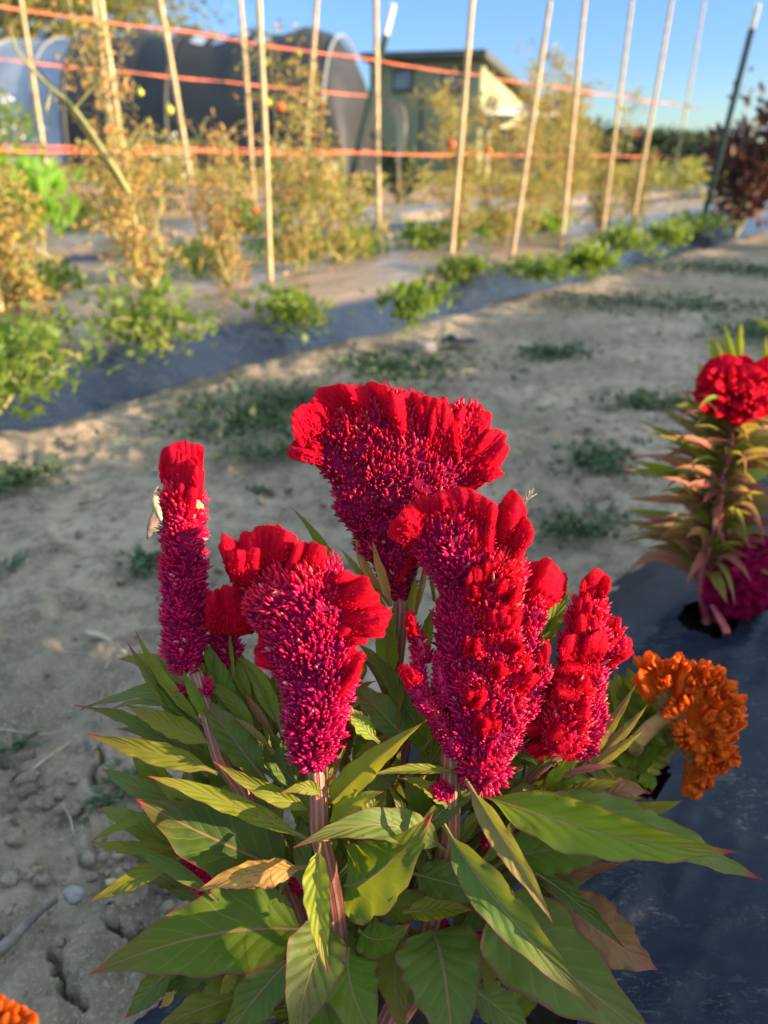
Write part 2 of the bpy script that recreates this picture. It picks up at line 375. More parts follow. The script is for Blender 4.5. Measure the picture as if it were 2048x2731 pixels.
# ------------------------------------------------------------------ ground
def crack_depth(x, y):
    d = np.full(x.shape, 9.)
    for pl_ in CRACKS:
        for a, b in zip(pl_[:-1], pl_[1:]):
            ax, ay = a; bx, by = b; L2 = (bx-ax)**2+(by-ay)**2
            u = np.clip(((x-ax)*(bx-ax)+(y-ay)*(by-ay))/L2, 0, 1)
            d = np.minimum(d, np.hypot(x-ax-u*(bx-ax), y-ay-u*(by-ay)))
    return d
def crk(pts):
    r = []
    for x, y in pts:
        g = G(*C('g', x, y)); r.append((g[0], g[1]))
    return r
CRACKS = [crk([(215,1370),(260,1410),(250,1450),(285,1480),(275,1540),(320,1580),(375,1620)]),
          crk([(490,1265),(530,1300),(575,1310)]), crk([(430,500),(450,545),(405,590),(410,640)]),
          crk([(0,560),(60,575),(150,540)])]
def build_ground():
    r1 = .10*np.exp(np.arange(340)*.0090); r2 = r1[-1]*np.exp(np.arange(1, 250)*.031)
    R = np.concatenate([r1, r2])
    a_f = np.linspace(-52, 46, 560); a_b = np.linspace(46, 308, 60)[1:-1]
    A = np.radians(np.concatenate([a_f, a_b]))
    rr, aa = np.meshgrid(R, A, indexing='ij')
    x = rr*np.sin(aa); y = rr*np.cos(aa)
    n = -.777*x + .63*y
    p = np.stack([x, y, np.zeros_like(x)], -1)
    fall = 1/(1+(rr/7.)**2)
    h = .009*fbm(p*2.6, 4, 3) + .010*np.abs(fbm(p*9., 4, 5))*fall
    cl = fbm(p*24., 4, 9, .6); h += .010*np.clip(cl, -.3, 2)*fall*np.exp(-(rr/3.5)**2)
    h += .0015*fbm(p*90., 2, 12)*np.exp(-(rr/1.5)**2)
    # clodded strip beside the near bed
    strip = np.exp(-((n-.62)/.16)**2)*np.exp(-(rr/2.2)**2); h += .010*strip*np.clip(fbm(p*17., 4, 21, .6), -.3, 1.5)
    cd = crack_depth(x, y); jag = .0026*(1+.8*vnoise(p*160, 4)); h -= .022*np.clip(1-cd/jag/1.6, 0, 1)
    # soil heaped on the edge of the far film
    h += .018*np.exp(-((n-1.66)/.07)**2)*(1+.7*fbm(p*5, 3, 8))*(rr < 14)
    # below the films the soil stays lower
    for (n0, n1) in ((-.66, .30), (1.80, 2.92), (4.75, 5.95)):
        w = np.clip((n-n0)/.06, 0, 1)*np.clip((n1-n)/.06, 0, 1); h = h*(1-w) - .03*w
    h[rr > 60] *= .3
    V = np.stack([x, y, h], -1)
    m = MB(); m.grid(V, closed=True)
    # centre
    m.add(np.array([[0, 0, -.03]]), []); k = V.shape[1]; i = np.arange(k); m.f.append(np.stack([i, (i+1) % k, np.full(k, m.n-1)], -1)[:, ::-1])
    o = m.build('ground', M['soil']); tag(o, 'bare dry grey-brown soil path between the flower bed and the tomato bed', 'ground', kind='structure')
build_ground()

M['field'] = simple('brown_field_soil', (.40, .25, .14), (.30, .185, .10), 1.3, .95, .6, .02, spec=.1, detail=7)
def build_field():
    t, n = np.meshgrid(np.linspace(-60, 140, 400), 6.3+np.linspace(0, 1, 160)**2*120, indexing='ij')
    xy = n[..., None]*BN+t[..., None]*BT; p = np.concatenate([xy, np.zeros(xy.shape[:2]+(1,))], -1)
    z = .035+.03*fbm(p*.9, 4, 33)*np.clip((n-6.3)/1., 0, 1)+.0*n; z[:, 0] = -.05
    m = MB(); m.grid(np.concatenate([xy, z[..., None]], -1)); tag(m.build('field', M['field']), 'bare brown field in sun beyond the tomato rows', 'field', kind='structure')
build_field()
HOLES = [(NT(.152, .84), .042, .034), (G(*C(6, 850, 800), .08)[:2], .035, .03), (np.array([-.02, .262]), .06, .05), (G(1440, 2640, .08)[:2], .035, .03), (G(640,2700,.08)[:2], .02, .015)]
CREASE = [(690, 900, 1010, 560, .006), (640, 880, 940, 590, .004), (760, 930, 1060, 620, .004), (560, 860, 830, 600, .005), (1080, 1290, 1160, 1150, .004), (1380, 1340, 1480, 1260, .004), (1300, 900, 1600, 700, .004), (900, 120, 1060, -40, .005), (950, 140, 1090, 10, .003), (1200, 1000, 1500, 1050, .005), (1100, 700, 1250, 480, .004)]
def bed(name, n0, n1, ts, nn, hgt, mat, label, seed, holes=(), sh=.085):
    ns = np.linspace(0, 1, nn); t, s = np.meshgrid(ts, ns, indexing='ij')
    p0 = np.stack([t*2.2, np.zeros_like(t), np.zeros_like(t)], -1)
    e0 = .018*fbm(p0*2, 4, seed); e1 = .028*fbm(p0*2, 4, seed+5)
    if holes: e1 = e1*.6 - .075*np.clip((t-.78)/.4, 0, 1)
    n = (n0+e0) + s*((n1+e1)-(n0+e0))
    w = n1-n0; ed = np.minimum(s, 1-s)*w
    prof = hgt*(1-np.exp(-(ed/sh)**1.5)) - .012*(ed < .004)
    xy = n[..., None]*BN + t[..., None]*BT
    p = np.concatenate([xy, np.zeros(xy.shape[:2]+(1,))], -1)
    q = np.stack([n*3.2, t*1.1, 0*t], -1)
    z = prof + .010*fbm(q*1.5, 3, seed+2)*np.clip(ed/.06, 0, 1)
    rid = np.stack([n*22, t*4.5, 0*t], -1)
    z += .0035*(1-np.abs(fbm(rid, 3, seed+3)))**3*np.clip(ed/.05, 0, 1)
    if holes:
        for (x0_, y0_, x1_, y1_, w_) in CREASE:
            a_ = G(*C(5, x0_, y0_), hgt)[:2]; b_ = G(*C(5, x1_, y1_), hgt)[:2]; dv = b_-a_; u_ = np.clip(((xy-a_)@dv)/(dv@dv), 0, 1); dd_ = np.linalg.norm(xy-a_-u_[..., None]*dv, axis=-1)
            z += .0055*np.exp(-(dd_/w_)**2)*np.sin(np.pi*np.clip(u_*.9+.05, 0, 1))
    V = np.concatenate([xy, z[..., None]], -1)
    m = MB(); m.grid(V)
    if holes:
        f = m.f[0]; c = m.v[0][f].mean(1); keep = np.ones(len(f), bool)
        for hc, ra, rb in holes:
            dd = (c[:, :2]-hc); a = dd@BT; b_ = dd@BN
            keep &= (np.abs(a/ra)**3+np.abs(b_/rb)**3) > 1 + .35*vnoise(c*60, 2)
        m.f[0] = f[keep]
    o = m.build(name, mat); return tag(o, label, 'mulch film', kind='structure')
bed('flower_bed_film', -.66, .372, np.concatenate([np.arange(-.5, 2.2, .005), np.arange(2.2, 14, .03)]), 190, .085, M['plastic'],
    'black plastic mulch film with dusty scratches under the celosia plants', 30, HOLES)
bed('tomato_bed_film', 1.735, 2.98, np.concatenate([np.arange(-3, 9, .022), np.arange(9, 20, .1)]), 90, .15, M['plastic_far'],
    'black plastic mulch film with soil on top under the staked tomato row', 50, sh=.17)
bed('back_bed_film', 4.72, 6.0, np.concatenate([np.arange(-4, 14, .04), np.arange(14, 26, .2)]), 60, .13, M['plastic_back'],
    'black plastic mulch film of the second tomato row', 70)

# ------------------------------------------------------------------ leaf builder
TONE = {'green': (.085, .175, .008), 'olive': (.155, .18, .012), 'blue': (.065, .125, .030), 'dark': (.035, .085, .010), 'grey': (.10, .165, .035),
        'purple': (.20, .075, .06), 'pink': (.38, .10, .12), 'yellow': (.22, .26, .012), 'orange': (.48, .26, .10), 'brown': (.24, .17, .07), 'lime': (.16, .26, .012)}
def bez(a, m, b, t):
    c = 2*m - .5*(a+b); t = t[:, None]; return (1-t)**2*a + 2*t*(1-t)*c + t*t*b
def leaf(parent, a, m, b, width, tone, up=.55, roll=0., fold=.30, wave=.075, ovate=False, pet=.10, curl=0., seed=0, name='leaf', arch=0., nvn=26, side=None, mat=None, into=None):
    rg = np.random.default_rng(seed+1000)
    nu = 13; t = np.linspace(0, 1, nvn)
    S = bez(a, m, b, t); L = np.linalg.norm(np.diff(S, axis=0), axis=1).sum()
    T = norm(np.gradient(S, axis=0))
    toc = norm(CAM - S); N0 = norm(up*Z + toc); N = norm(N0 - (N0*T).sum(1, keepdims=True)*T)
    Sd = np.cross(T, N)
    if roll:
        cr, sr = math.cos(roll), math.sin(roll); N, Sd = N*cr + Sd*sr, Sd*cr - N*sr
    tw = rg.normal(0, .45)*(t-.2); ct_, st_ = np.cos(tw)[:, None], np.sin(tw)[:, None]; N, Sd = N*ct_ + Sd*st_, Sd*ct_ - N*st_
    cv = curl if curl else rg.uniform(-.05, .10); S = S + N*((arch+rg.uniform(0, .04))*np.sin(np.pi*t)*L)[:, None] - N*(cv*(t**3)*L)[:, None]
    width = width*(.93 if ovate else .87)
    tb = np.clip((t-pet)/(1-pet), 0, 1)
    if ovate: w = tb**.45*(1-tb)**1.2; w /= (.45/1.65)**.45*(1.2/1.65)**1.2
    else: w = tb**.65*(1-tb)**1.2; w /= (.65/1.85)**.65*(1.2/1.85)**1.2
    w = np.maximum(w*width/2, .0011*np.where(t < pet+.05, 1, (1-t)*1.2+.05))
    u = np.linspace(-1, 1, nu); uu, tt = np.meshgrid(u, t)
    p1, p2 = rg.uniform(0, 6.28, 2); f1 = rg.uniform(3.2, 5.5)
    edgew = wave*width*(np.sin(tt*f1*6.28 + np.where(uu > 0, p1, p2)) + .6*np.sin(tt*f1*2.3*6.28+p2*np.sign(uu)))*np.abs(uu)**2.2*(w[:, None]/(width/2+1e-6))
    wsc = 1 + .06*vnoise(np.stack([uu*0+np.sign(uu)*7+seed, tt*14, uu*0], -1), seed)*(np.abs(uu) > .5) + .05*np.sin(tt*f1*7.1+p1*np.sign(uu)+rg.uniform(0, 6)) * (np.abs(uu) > .5)
    fo = fold*w[:, None]*(np.abs(uu)**1.3)
    vph = (tt-.24*np.abs(uu)**.75)*9; quilt = .0035*width*(1-np.abs(np.cos(np.pi*vph)))*(1-np.abs(uu)**4)*np.sin(np.pi*tb)[:, None]
    bl = .05*width*fbm(np.stack([uu*1.2, tt*4, uu*0+seed*.37], -1), 2, seed)*np.abs(uu)
    V = S[:, None] + Sd[:, None]*((uu*w[:, None])*wsc)[..., None]*math.cos(fold*.6) + N[:, None]*(edgew+fo+quilt+bl)[..., None]
    uv = np.stack([uu*.5+.5, tt], -1)
    mb = MB() if into is None else into; nb0 = len(mb.uv); mb.grid(V, uv)
    # petiole and midrib as a thin real rib under the blade
    k = max(6, int(nvn*.85)); mb.tube(S[:k] - N[:k]*.0006, np.linspace(.0013, .0003, k)*min(1, width/.02+.35), 5)
    for j in range(nb0+1, len(mb.uv)): mb.uv[j] = np.full_like(mb.uv[j], .5)*[1, .6]
    if into is not None: return None
    base = np.array(TONE[tone])*rg.uniform(.88, 1.12); base = base*np.array([1.08, .98, .8])*(.78 if ovate else 1)*(1+rg.uniform(-.10, .10, 3))
    return mb.build(name, mat or M['leaf'], parent, color=tuple(base))

def pleaf(parent, c, base, mid, tip, w, tone, d0=.405, d1=None, dm=None, **kw):
    d1 = d0 if d1 is None else d1; dm = (d0+d1)/2 if dm is None else dm
    a = P(*C(c, *base), d0); m = P(*C(c, *mid), dm); b = P(*C(c, *tip), d1)
    return leaf(parent, a, m, b, w*CR[c][2]*dm/K, tone, **kw)

# ------------------------------------------------------------------ flower builder
def catmull(pts, n):
    pts = np.asarray(pts, float)
    if len(pts) == 2: return pts[0] + (pts[1]-pts[0])*np.linspace(0, 1, n)[:, None]
    seg = np.r_[0, np.cumsum(np.linalg.norm(np.diff(pts[:, :2], axis=0), axis=1))]; seg /= seg[-1]
    Pp = np.vstack([2*pts[0]-pts[1], pts, 2*pts[-1]-pts[-2]]); out = []
    for s in np.linspace(0, 1, n):
        i = min(np.searchsorted(seg, s, side='right')-1, len(pts)-2); u = (s-seg[i])/(seg[i+1]-seg[i]+1e-9)
        p0, p1, p2, p3 = Pp[i], Pp[i+1], Pp[i+2], Pp[i+3]
        out.append(.5*((2*p1)+(-p0+p2)*u+(2*p0-5*p1+4*p2-p3)*u*u+(-p0+3*p1-3*p2+p3)*u**3))
    return np.array(out)
# pointed bract, axis +Z, unit length
def bract():
    r = 5; th = np.linspace(0, 2*np.pi, r, endpoint=False); v = []
    for z, rad in ((0, .5), (.35, 1.), (.72, .62)): v += [(math.cos(a)*rad, math.sin(a)*rad, z) for a in th]
    v.append((0, 0, 1.)); f4 = []; f3 = []
    for l in range(2):
        for i in range(r): f4.append((l*r+i, l*r+(i+1) % r, (l+1)*r+(i+1) % r, (l+1)*r+i))
    for i in range(r): f3.append((2*r+i, 2*r+(i+1) % r, 3*r))
    return np.array(v), [np.array(f4), np.array(f3)]
BR_V, BR_F = bract()
HA_V = np.array([(1, 0, 0), (-.5, .87, 0), (-.5, -.87, 0), (0, 0, 1.)]); HA_F = [np.array([(0, 1, 3), (1, 2, 3), (2, 0, 3)])]
def frames(D):
    ref = np.where(np.abs(D[:, 2:3]) < .9, Z[None], RT[None]); X = norm(np.cross(ref, D)); return X, np.cross(D, X)
def sample_grid(V, count, rg, closed=True):
    a = V; nxt = np.roll(V, -1, 1) if closed else V[:, 1:]
    if not closed: a = V[:, :-1]
    p00 = a[:-1]; p01 = nxt[:-1]; p10 = a[1:]; p11 = nxt[1:]
    Nn = np.cross(p01-p00+p11-p10, p10-p00+p11-p01); ar = np.linalg.norm(Nn, axis=-1).ravel()
    i = rg.choice(len(ar), count, p=ar/ar.sum()); sh = p00.shape[:2]; ii = np.unravel_index(i, sh)
    u = rg.random(count)[:, None]; v = rg.random(count)[:, None]
    p = (p00[ii]*(1-u)+p01[ii]*u)*(1-v)+(p10[ii]*(1-u)+p11[ii]*u)*v
    return p, norm(Nn[ii]), ii, ar.sum()/4

def body(parent, c, rows, d, thick, dens=1.0, flen=.0050, frad=.00115, mat='floret', upb=.75, seed=1, name='flower_head', core=True, k=28, color=None):
    """rows: (y, xl, xr) in crop pixels from the bottom to the top; thick = depth of the body / its width (max metres)"""
    rg = np.random.default_rng(seed)
    rows = np.array([(*C(c, xl, y), *C(c, xr, y)) for (y, xl, xr) in rows]); nr = max(10, len(rows)*5)
    R = catmull(rows, nr); Cn = np.array([P((r[0]+r[2])/2, (r[1]+r[3])/2, d) for r in R])
    hw = np.array([abs(r[2]-r[0])/2*d/K for r in R]); T = norm(np.gradient(Cn, axis=0))
    dep = norm(np.cross(RT[None], T)); sd = norm(np.cross(T, dep))
    if sd[0][0] < 0: sd = -sd
    th = np.linspace(0, 2*np.pi, k, endpoint=False)
    b = np.minimum(hw, thick/2)*(.9)
    e0 = np.clip(np.linspace(0, 1, nr)/.08, .35, 1)**.5; e1 = np.clip((1-np.linspace(0, 1, nr))/.10, .05, 1)**.5; e = e0*e1
    V = Cn[:, None] + sd[:, None]*(np.cos(th)[None, :, None]*(hw*.93*e)[:, None, None]) + dep[:, None]*(np.sin(th)[None, :, None]*(b*e)[:, None, None])
    nrm = norm(V-Cn[:, None]); V = V + nrm*(.10*hw.mean()*fbm(V*90, 3, seed))[..., None]
    m = MB(); m.grid(V, closed=True)
    for e_, ring in ((0, V[0]), (1, V[-1])):
        base = 0 if not e_ else (nr-1)*k; m.add(ring.mean(0)[None], []); i = np.arange(k); m.f.append(np.stack([base+i, base+(i+1) % k, np.full(k, m.n-1)], -1))
    ncore = sum(len(x) for x in m.f); area = sample_grid(V, 10, rg)[3]
    cnt = int(area/(frad*1.7)**2*dens); p, nn, ii, _ = sample_grid(V, cnt, rg)
    rad = norm(p-Cn[ii[0]]); nn = np.where((nn*rad).sum(1, keepdims=True) < 0, -nn, nn)
    D = norm(nn + upb*T[ii[0]] + rg.normal(0, .22, p.shape)); X, Y = frames(D)
    cl_ = 1+.45*vnoise(p*140, seed+9); sc = np.stack([frad*rg.uniform(.55, 1.5, cnt), frad*rg.uniform(.55, 1.5, cnt), flen*rg.uniform(.5, 1.5, cnt)*cl_], -1)
    fuv = np.stack([rg.random(cnt), ii[0]/nr], -1)
    m.inst(BR_V, BR_F, p-D*flen*.35, X, Y, D, sc, uv=fuv)
    return m.build(name, M[mat], parent, color=color, core=(M['core'] if mat in ('floret', 'floret2', 'floret3') else M[mat], ncore))

def crest(parent, c, base, rim, d, d1=None, amp=.0035, nr=5., thk=.0022, bulge=.006, curl=.0, hair=.0011, seed=1, mat='crest', name='crest', hd=1.0, n=None, scal=.12, ext=.35):
    rg = np.random.default_rng(seed); d1 = d if d1 is None else d1
    B2 = np.array([C(c, *p) for p in base]); R2 = np.array([C(c, *p) for p in rim])
    B2 = B2 + (B2.mean(0)-R2.mean(0))*ext; d = d + .005*(ext > 0)
    Lpx = np.linalg.norm(np.diff(R2, axis=0), axis=1).sum(); n = n or int(np.clip(Lpx/2.6, 30, 240)); ns = 30
    B = catmull(B2, n); Rm = catmull(R2, n)
    u = np.linspace(0, 1, n); s = np.linspace(0, 1, ns); uu, ss = np.meshgrid(u, s, indexing='ij')
    ph = rg.uniform(0, 6.28, 5)
    w_ = np.stack([uu*nr*1.1, ss*.5, 0*uu+seed], -1)
    ruf = 1.1*np.sin(6.28*nr*.42*uu + ph[0] + 1.5*np.sin(6.28*uu*1.1+ph[1])) + 1.3*vnoise(w_, seed) + .5*vnoise(w_*2.3, seed+1)*ss
    sc2 = 1 + scal*(ss**2)*(vnoise(w_*[1.4, 0, 1], seed+2)*.9) + .35*scal*ss**4*vnoise(w_*[4, 0, 1], seed+3)
    px = B[:, None]*(1-ss[..., None]*sc2[..., None]) + Rm[:, None]*(ss*sc2)[..., None]
    dd = d + (d1-d)*ss; pos = CAM + (FW + RT*((px[..., 0:1]-1024)/K) + UP*((1365.5-px[..., 1:2])/K))*dd[..., None]
    toc = norm(CAM-pos)
    fr_ = np.sin(6.28*uu*Lpx/26 + 4*vnoise(w_*2, seed+6)) * (.6+.4*vnoise(w_*3, seed+7)); fr_ = fr_*.0016*min(1, thk/.0025)*ss**3
    off = fr_ + 1.3*amp*ss**1.3*ruf + bulge*np.sin(np.pi*np.clip(ss*.95, 0, 1))**.8 - curl*ss**2
    pos = pos + toc*off[..., None]; pos = pos + toc*(.0012*fbm(pos*90, 3, seed)+.0005*vnoise(pos*420, seed+2)+.0003*np.sin(uu*Lpx*.22+3*vnoise(w_*3, seed)))[..., None]
    ga = np.gradient(pos, axis=0); gb = np.gradient(pos, axis=1); Nn = norm(np.cross(ga, gb)); Nn = np.where((Nn*toc).sum(-1, keepdims=True) < 0, -Nn, Nn)
    edge = np.sqrt(np.clip(1-ss**8, .02, 1))*np.clip(np.minimum(uu, 1-uu)/.06, .15, 1)**.5
    F_ = pos + Nn*(thk/2*edge)[..., None]; Bk = pos - Nn*(thk/2*edge)[..., None]
    # closed sheet: go up the front and down the back
    V = np.concatenate([F_, Bk[:, ::-1]], 1)
    cu = np.broadcast_to((u*Lpx/9.)[:, None], (n, ns)); cuv = np.stack([np.concatenate([cu, cu[:, ::-1]+31], 1), np.concatenate([ss, ss[:, ::-1]], 1)], -1)
    m = MB(); m.grid(V, cuv, closed=True)
    area = sample_grid(V, 10, rg)[3]
    if mat == 'crest' and ext > 0:
        cb = int(area/2/(.0021)**2*.55); fi = rg.integers(0, n, cb); fs = (rg.beta(1.3, 2.2, cb)*.75*(ns-1)).astype(int); p = F_[fi, fs]; gq = norm(gb[fi, fs])
        D = norm(gq*1.0+Nn[fi, fs]*.55+rg.normal(0, .25, p.shape)); X, Y = frames(D); l_ = rg.uniform(.003, .0062, cb)
        m.inst(BR_V, BR_F, p-D*.0018, X, Y, D, np.stack([rg.uniform(.0006, .0012, cb), rg.uniform(.0006, .0012, cb), l_], -1))
    if hair:
        cnt = int(min(16000, area*2.2e6*hd)); p, nn, ii, _ = sample_grid(V, cnt, rg)
        mid = pos[ii[0], np.clip(np.where(ii[1] < ns, ii[1], 2*ns-1-ii[1]), 0, ns-1)]
        out = norm(p-mid); nn = np.where((nn*out).sum(1, keepdims=True) < 0, -nn, nn)
        gr = norm(gb)[ii[0], np.clip(np.where(ii[1] < ns, ii[1], 2*ns-1-ii[1]), 0, ns-1)]
        D = norm(nn + .5*gr + rg.normal(0, .3, p.shape)); X, Y = frames(D)
        sc = np.stack([np.full(cnt, .00015), np.full(cnt, .00015), hair*rg.uniform(.6, 1.5, cnt)], -1)
        m.inst(HA_V, HA_F, p-D*.0001, X, Y, D, sc)
    return m.build(name, M[mat], parent)

def spike(parent, c, a, b, w, d, seed=1, mat='floret', tip=True, flen=.0052, name='flower_head'):
    """small pointed side bloom from a to b (crop px), width w"""
    a = np.array(a, float); b = np.array(b, float); rg = np.random.default_rng(seed); n = 12
    t = np.linspace(0, 1, n)[:, None]; pp = [P(*C(c, *q), d) for q in (a+(b-a)*t)]
    pts = np.array(pp); r = w*CR[c][2]*d/K/2*np.array([.55, .85, 1, 1, .98, .92, .85, .75, .62, .5, .36, .2])*.7
    m = MB(); m.tube(pts, r, 8); T = norm(pts[-1]-pts[0]); L = np.linalg.norm(pts[-1]-pts[0])
    cnt = int(L*w*CR[c][2]*d/K*math.pi/(.0019)**2*.75)+20
    q = rg.random(cnt); X0, Y0 = frames(T[None]); th = rg.uniform(0, 6.28, cnt)
    rad = X0*np.cos(th)[:, None]+Y0*np.sin(th)[:, None]; ctr = pts[0]+(pts[-1]-pts[0])*q[:, None]
    p = ctr + rad*np.interp(q, np.linspace(0, 1, n), r)[:, None]*.8
    D = norm(rad*(1.15-.6*q[:, None]) + T*.8 + rg.normal(0, .2, p.shape)); X, Y = frames(D)
    sc = np.stack([np.full(cnt, .0009), np.full(cnt, .0009), flen*rg.uniform(.6, 1.15, cnt)*(1-.35*q)], -1)
    m.inst(BR_V, BR_F, p, X, Y, D, sc, uv=np.stack([rg.random(cnt), .3+.5*q], -1)); return m.build(name, M[mat], parent)

def stem(parent, pts, r0, r1, name='stem', mat='stem', n=26):
    pts = catmull(np.array(pts), n); m = MB(); m.tube(pts, np.linspace(r0, r1, n), 12)
    rg = np.random.default_rng(int(abs(pts[0][0])*1e5)); return m.build(name, M[mat], parent)

# ------------------------------------------------------------------ THE MAIN CELOSIA PLANT
BASE = np.array([-.022, .268, .03])
mp = thing('celosia_plant', BASE, 'large red and magenta cockscomb celosia in the centre foreground with broad green leaves', 'flowering plant')
S_ = lambda c, x, y, d: P(*C(c, x, y), d)
stem(mp, [BASE, S_(2,830,1640,.425), S_(2,800,1380,.412), S_(2,745,1100,.405), S_(2,700,880,.400), S_(2,690,640,.398), S_(2,672,400,.397)], .0062, .0052)
stem(mp, [BASE+[.006,.004,0], S_(4,1060,900,.44), S_(4,1180,400,.425), S_(4,1240,150,.415), S_(2,1660,500,.41), S_(2,1670,330,.405), S_(2,1680,160,.405)], .0065, .0058)
stem(mp, [BASE+[-.006,.002,0], S_(2,500,1400,.44), S_(2,250,900,.43), S_(1,1500,1550,.42), S_(1,1290,1250,.415), S_(1,1190,900,.414), S_(1,1130,680,.414), S_(1,1070,470,.414)], .0055, .0042)
stem(mp, [BASE+[0,.008,0], S_(2,1050,1200,.47), S_(2,1150,600,.46), S_(7,930,1800,.45), S_(7,975,1400,.44), S_(7,1010,1050,.435), S_(7,1000,900,.435)], .0058, .0046)
stem(mp, [BASE+[.010,.006,0], S_(4,1500,500,.455), S_(5,120,130,.45), S_(6,230,860,.44), S_(6,330,760,.435), S_(6,430,680,.432)], .0052, .0036)
stem(mp, [BASE+[.004,.010,0], S_(2,1180,1000,.47), S_(2,1235,720,.465), S_(2,1260,480,.46), S_(7,1180,1500,.45)], .006, .004)
stem(mp, [S_(4,1640,380,.45), S_(6,260,880,.445), S_(6,255,760,.44), S_(6,240,700,.435)], .0022, .0016)
stem(mp, [S_(7,900,1780,.45), S_(7,830,1620,.45), S_(7,740,1480,.45), S_(7,660,1380,.45)], .0024, .0014)

# --- heads.  F1: tall fan at the back
f = body(mp, 'p', [(1610,1050,1088),(1560,1030,1100),(1500,1000,1118),(1440,960,1130),(1380,915,1160),(1320,880,1200),(1260,835,1265),(1200,815,1310),(1140,815,1310),(1085,850,1270),(1060,900,1230)], .436, .026, dens=1.0, seed=3, mat='floret2', flen=.0052)
crest(f, 'p', [(822,1205),(850,1165),(890,1125),(950,1105),(1010,1115),(1055,1170),(1090,1235),(1130,1170),(1190,1170)],
      [(776,1150),(785,1090),(840,1045),(900,1022),(985,1010),(1060,1036),(1105,1046),(1150,1060),(1205,1100)], .430, .422, nr=7, amp=.0050, bulge=.004, seed=11)
crest(f, 'p', [(1130,1190),(1165,1200),(1200,1205),(1235,1215)], [(1155,1075),(1185,1066),(1200,1085),(1210,1110)], .427, .425, nr=2.2, amp=.002, seed=12)
crest(f, 'p', [(1180,1185),(1215,1200),(1245,1205),(1265,1200)], [(1200,1090),(1250,1082),(1300,1105),(1303,1150)], .428, .430, nr=3, amp=.003, seed=13)
crest(f, 'p', [(1240,1240),(1265,1250),(1280,1265),(1285,1285)], [(1300,1152),(1338,1160),(1350,1205),(1325,1250)], .430, .432, nr=2.5, amp=.003, seed=14)
crest(f, 'p', [(1255,1270),(1265,1280),(1270,1295)], [(1330,1235),(1345,1262),(1318,1272)], .431, nr=2, amp=.002, seed=15)
crest(f, 'p', [(850,1185),(855,1215),(850,1240)], [(808,1160),(762,1192),(762,1218)], .430, nr=2, amp=.002, seed=16)
crest(f, 'p', [(1060,1560),(1075,1510),(1090,1450)], [(1120,1480),(1130,1420),(1125,1385)], .428, nr=2, amp=.002, seed=17)
crest(f, 'p', [(1070,1190),(1110,1170),(1150,1170),(1190,1190)], [(1060,1075),(1100,1050),(1150,1062),(1200,1090)], .426, .4225, nr=3, amp=.003, bulge=.003, seed=18)
# F2: slim tall spike on the left
f = body(mp, 'p', [(1792,470,520),(1770,450,535),(1700,441,546),(1600,440,546),(1500,436,542),(1400,438,538),(1320,434,530),(1265,440,532)], .415, .022, dens=1.1, seed=4, flen=.0052, upb=.55)
crest(f, 'p', [(437,1290),(470,1290),(500,1280),(532,1262)], [(420,1236),(440,1200),(490,1181),(543,1196)], .416, .414, nr=3, amp=.003, bulge=.004, curl=.002, seed=21)
crest(f, 'p', [(442,1345),(475,1350),(505,1345),(534,1320)], [(436,1262),(462,1222),(510,1220),(546,1262)], .412, .409, nr=2.6, amp=.0035, bulge=.006, seed=22)
crest(f, 'p', [(450,1380),(480,1400),(510,1390)], [(455,1300),(482,1285),(530,1300)], .409, .408, nr=2, amp=.002, bulge=.004, seed=23)
# small magenta bloom behind it
f = body(mp, 'p', [(1830,632,640),(1790,600,636),(1720,572,632),(1660,556,628),(1610,552,610)], .430, .016, seed=5)
crest(f, 'a', [(450,1560),(480,1530),(500,1500)], [(440,1400),(470,1390),(510,1420)], .428, nr=2, amp=.002, seed=24)
# F3: centre-left comb
f = body(mp, 'p', [(2050,822,882),(2020,790,895),(1960,768,908),(1900,757,924),(1840,748,938),(1780,728,950),(1720,712,955),(1660,690,950),(1600,655,935),(1550,630,905),(1500,640,860)], .394, .034, dens=1.0, seed=6, flen=.0060)
crest(f, 'a', [(580,1260),(640,1260),(720,1280),(800,1290),(870,1260),(930,1240)],
      [(514,1120),(545,1062),(600,1085),(635,1110),(660,1060),(780,1020),(880,1005),(960,1060),(975,1130)], .396, .392, nr=4.5, amp=.005, bulge=.009, seed=31)
crest(f, 'a', [(600,1290),(660,1300),(740,1290)], [(560,1150),(640,1130),(760,1120)], .389, .386, nr=2, amp=.003, bulge=.005, seed=36)
crest(f, 'a', [(880,1290),(960,1310),(1040,1320),(1110,1310)], [(945,1190),(985,1110),(1070,1082),(1140,1120),(1142,1220)], .391, .388, nr=3, amp=.004, bulge=.008, seed=32)
crest(f, 'a', [(1160,1320),(1190,1400),(1210,1480),(1240,1570),(1270,1650)],
      [(1230,1290),(1290,1265),(1380,1310),(1440,1390),(1490,1470),(1520,1560),(1470,1660)], .390, .388, nr=4.5, amp=.005, bulge=.008, seed=33)
crest(f, 'a', [(1150,1620),(1200,1660),(1260,1700)], [(1230,1560),(1330,1620),(1400,1690)], .386, .385, nr=2.5, amp=.003, seed=37)
crest(f, 'a', [(440,1540),(520,1560),(620,1580),(720,1560)], [(450,1400),(520,1350),(620,1352),(700,1420)], .404, .402, nr=3, amp=.004, bulge=.006, seed=34)
crest(f, 'p', [(735,1790),(742,1755),(750,1712)], [(684,1775),(676,1730),(700,1690)], .393, nr=2, amp=.002, seed=35)
crest(f, 'p', [(880,1790),(900,1830),(890,1880)], [(930,1700),(960,1760),(930,1840)], .384, .383, nr=3, amp=.003, bulge=.004, seed=38, hair=.0025)
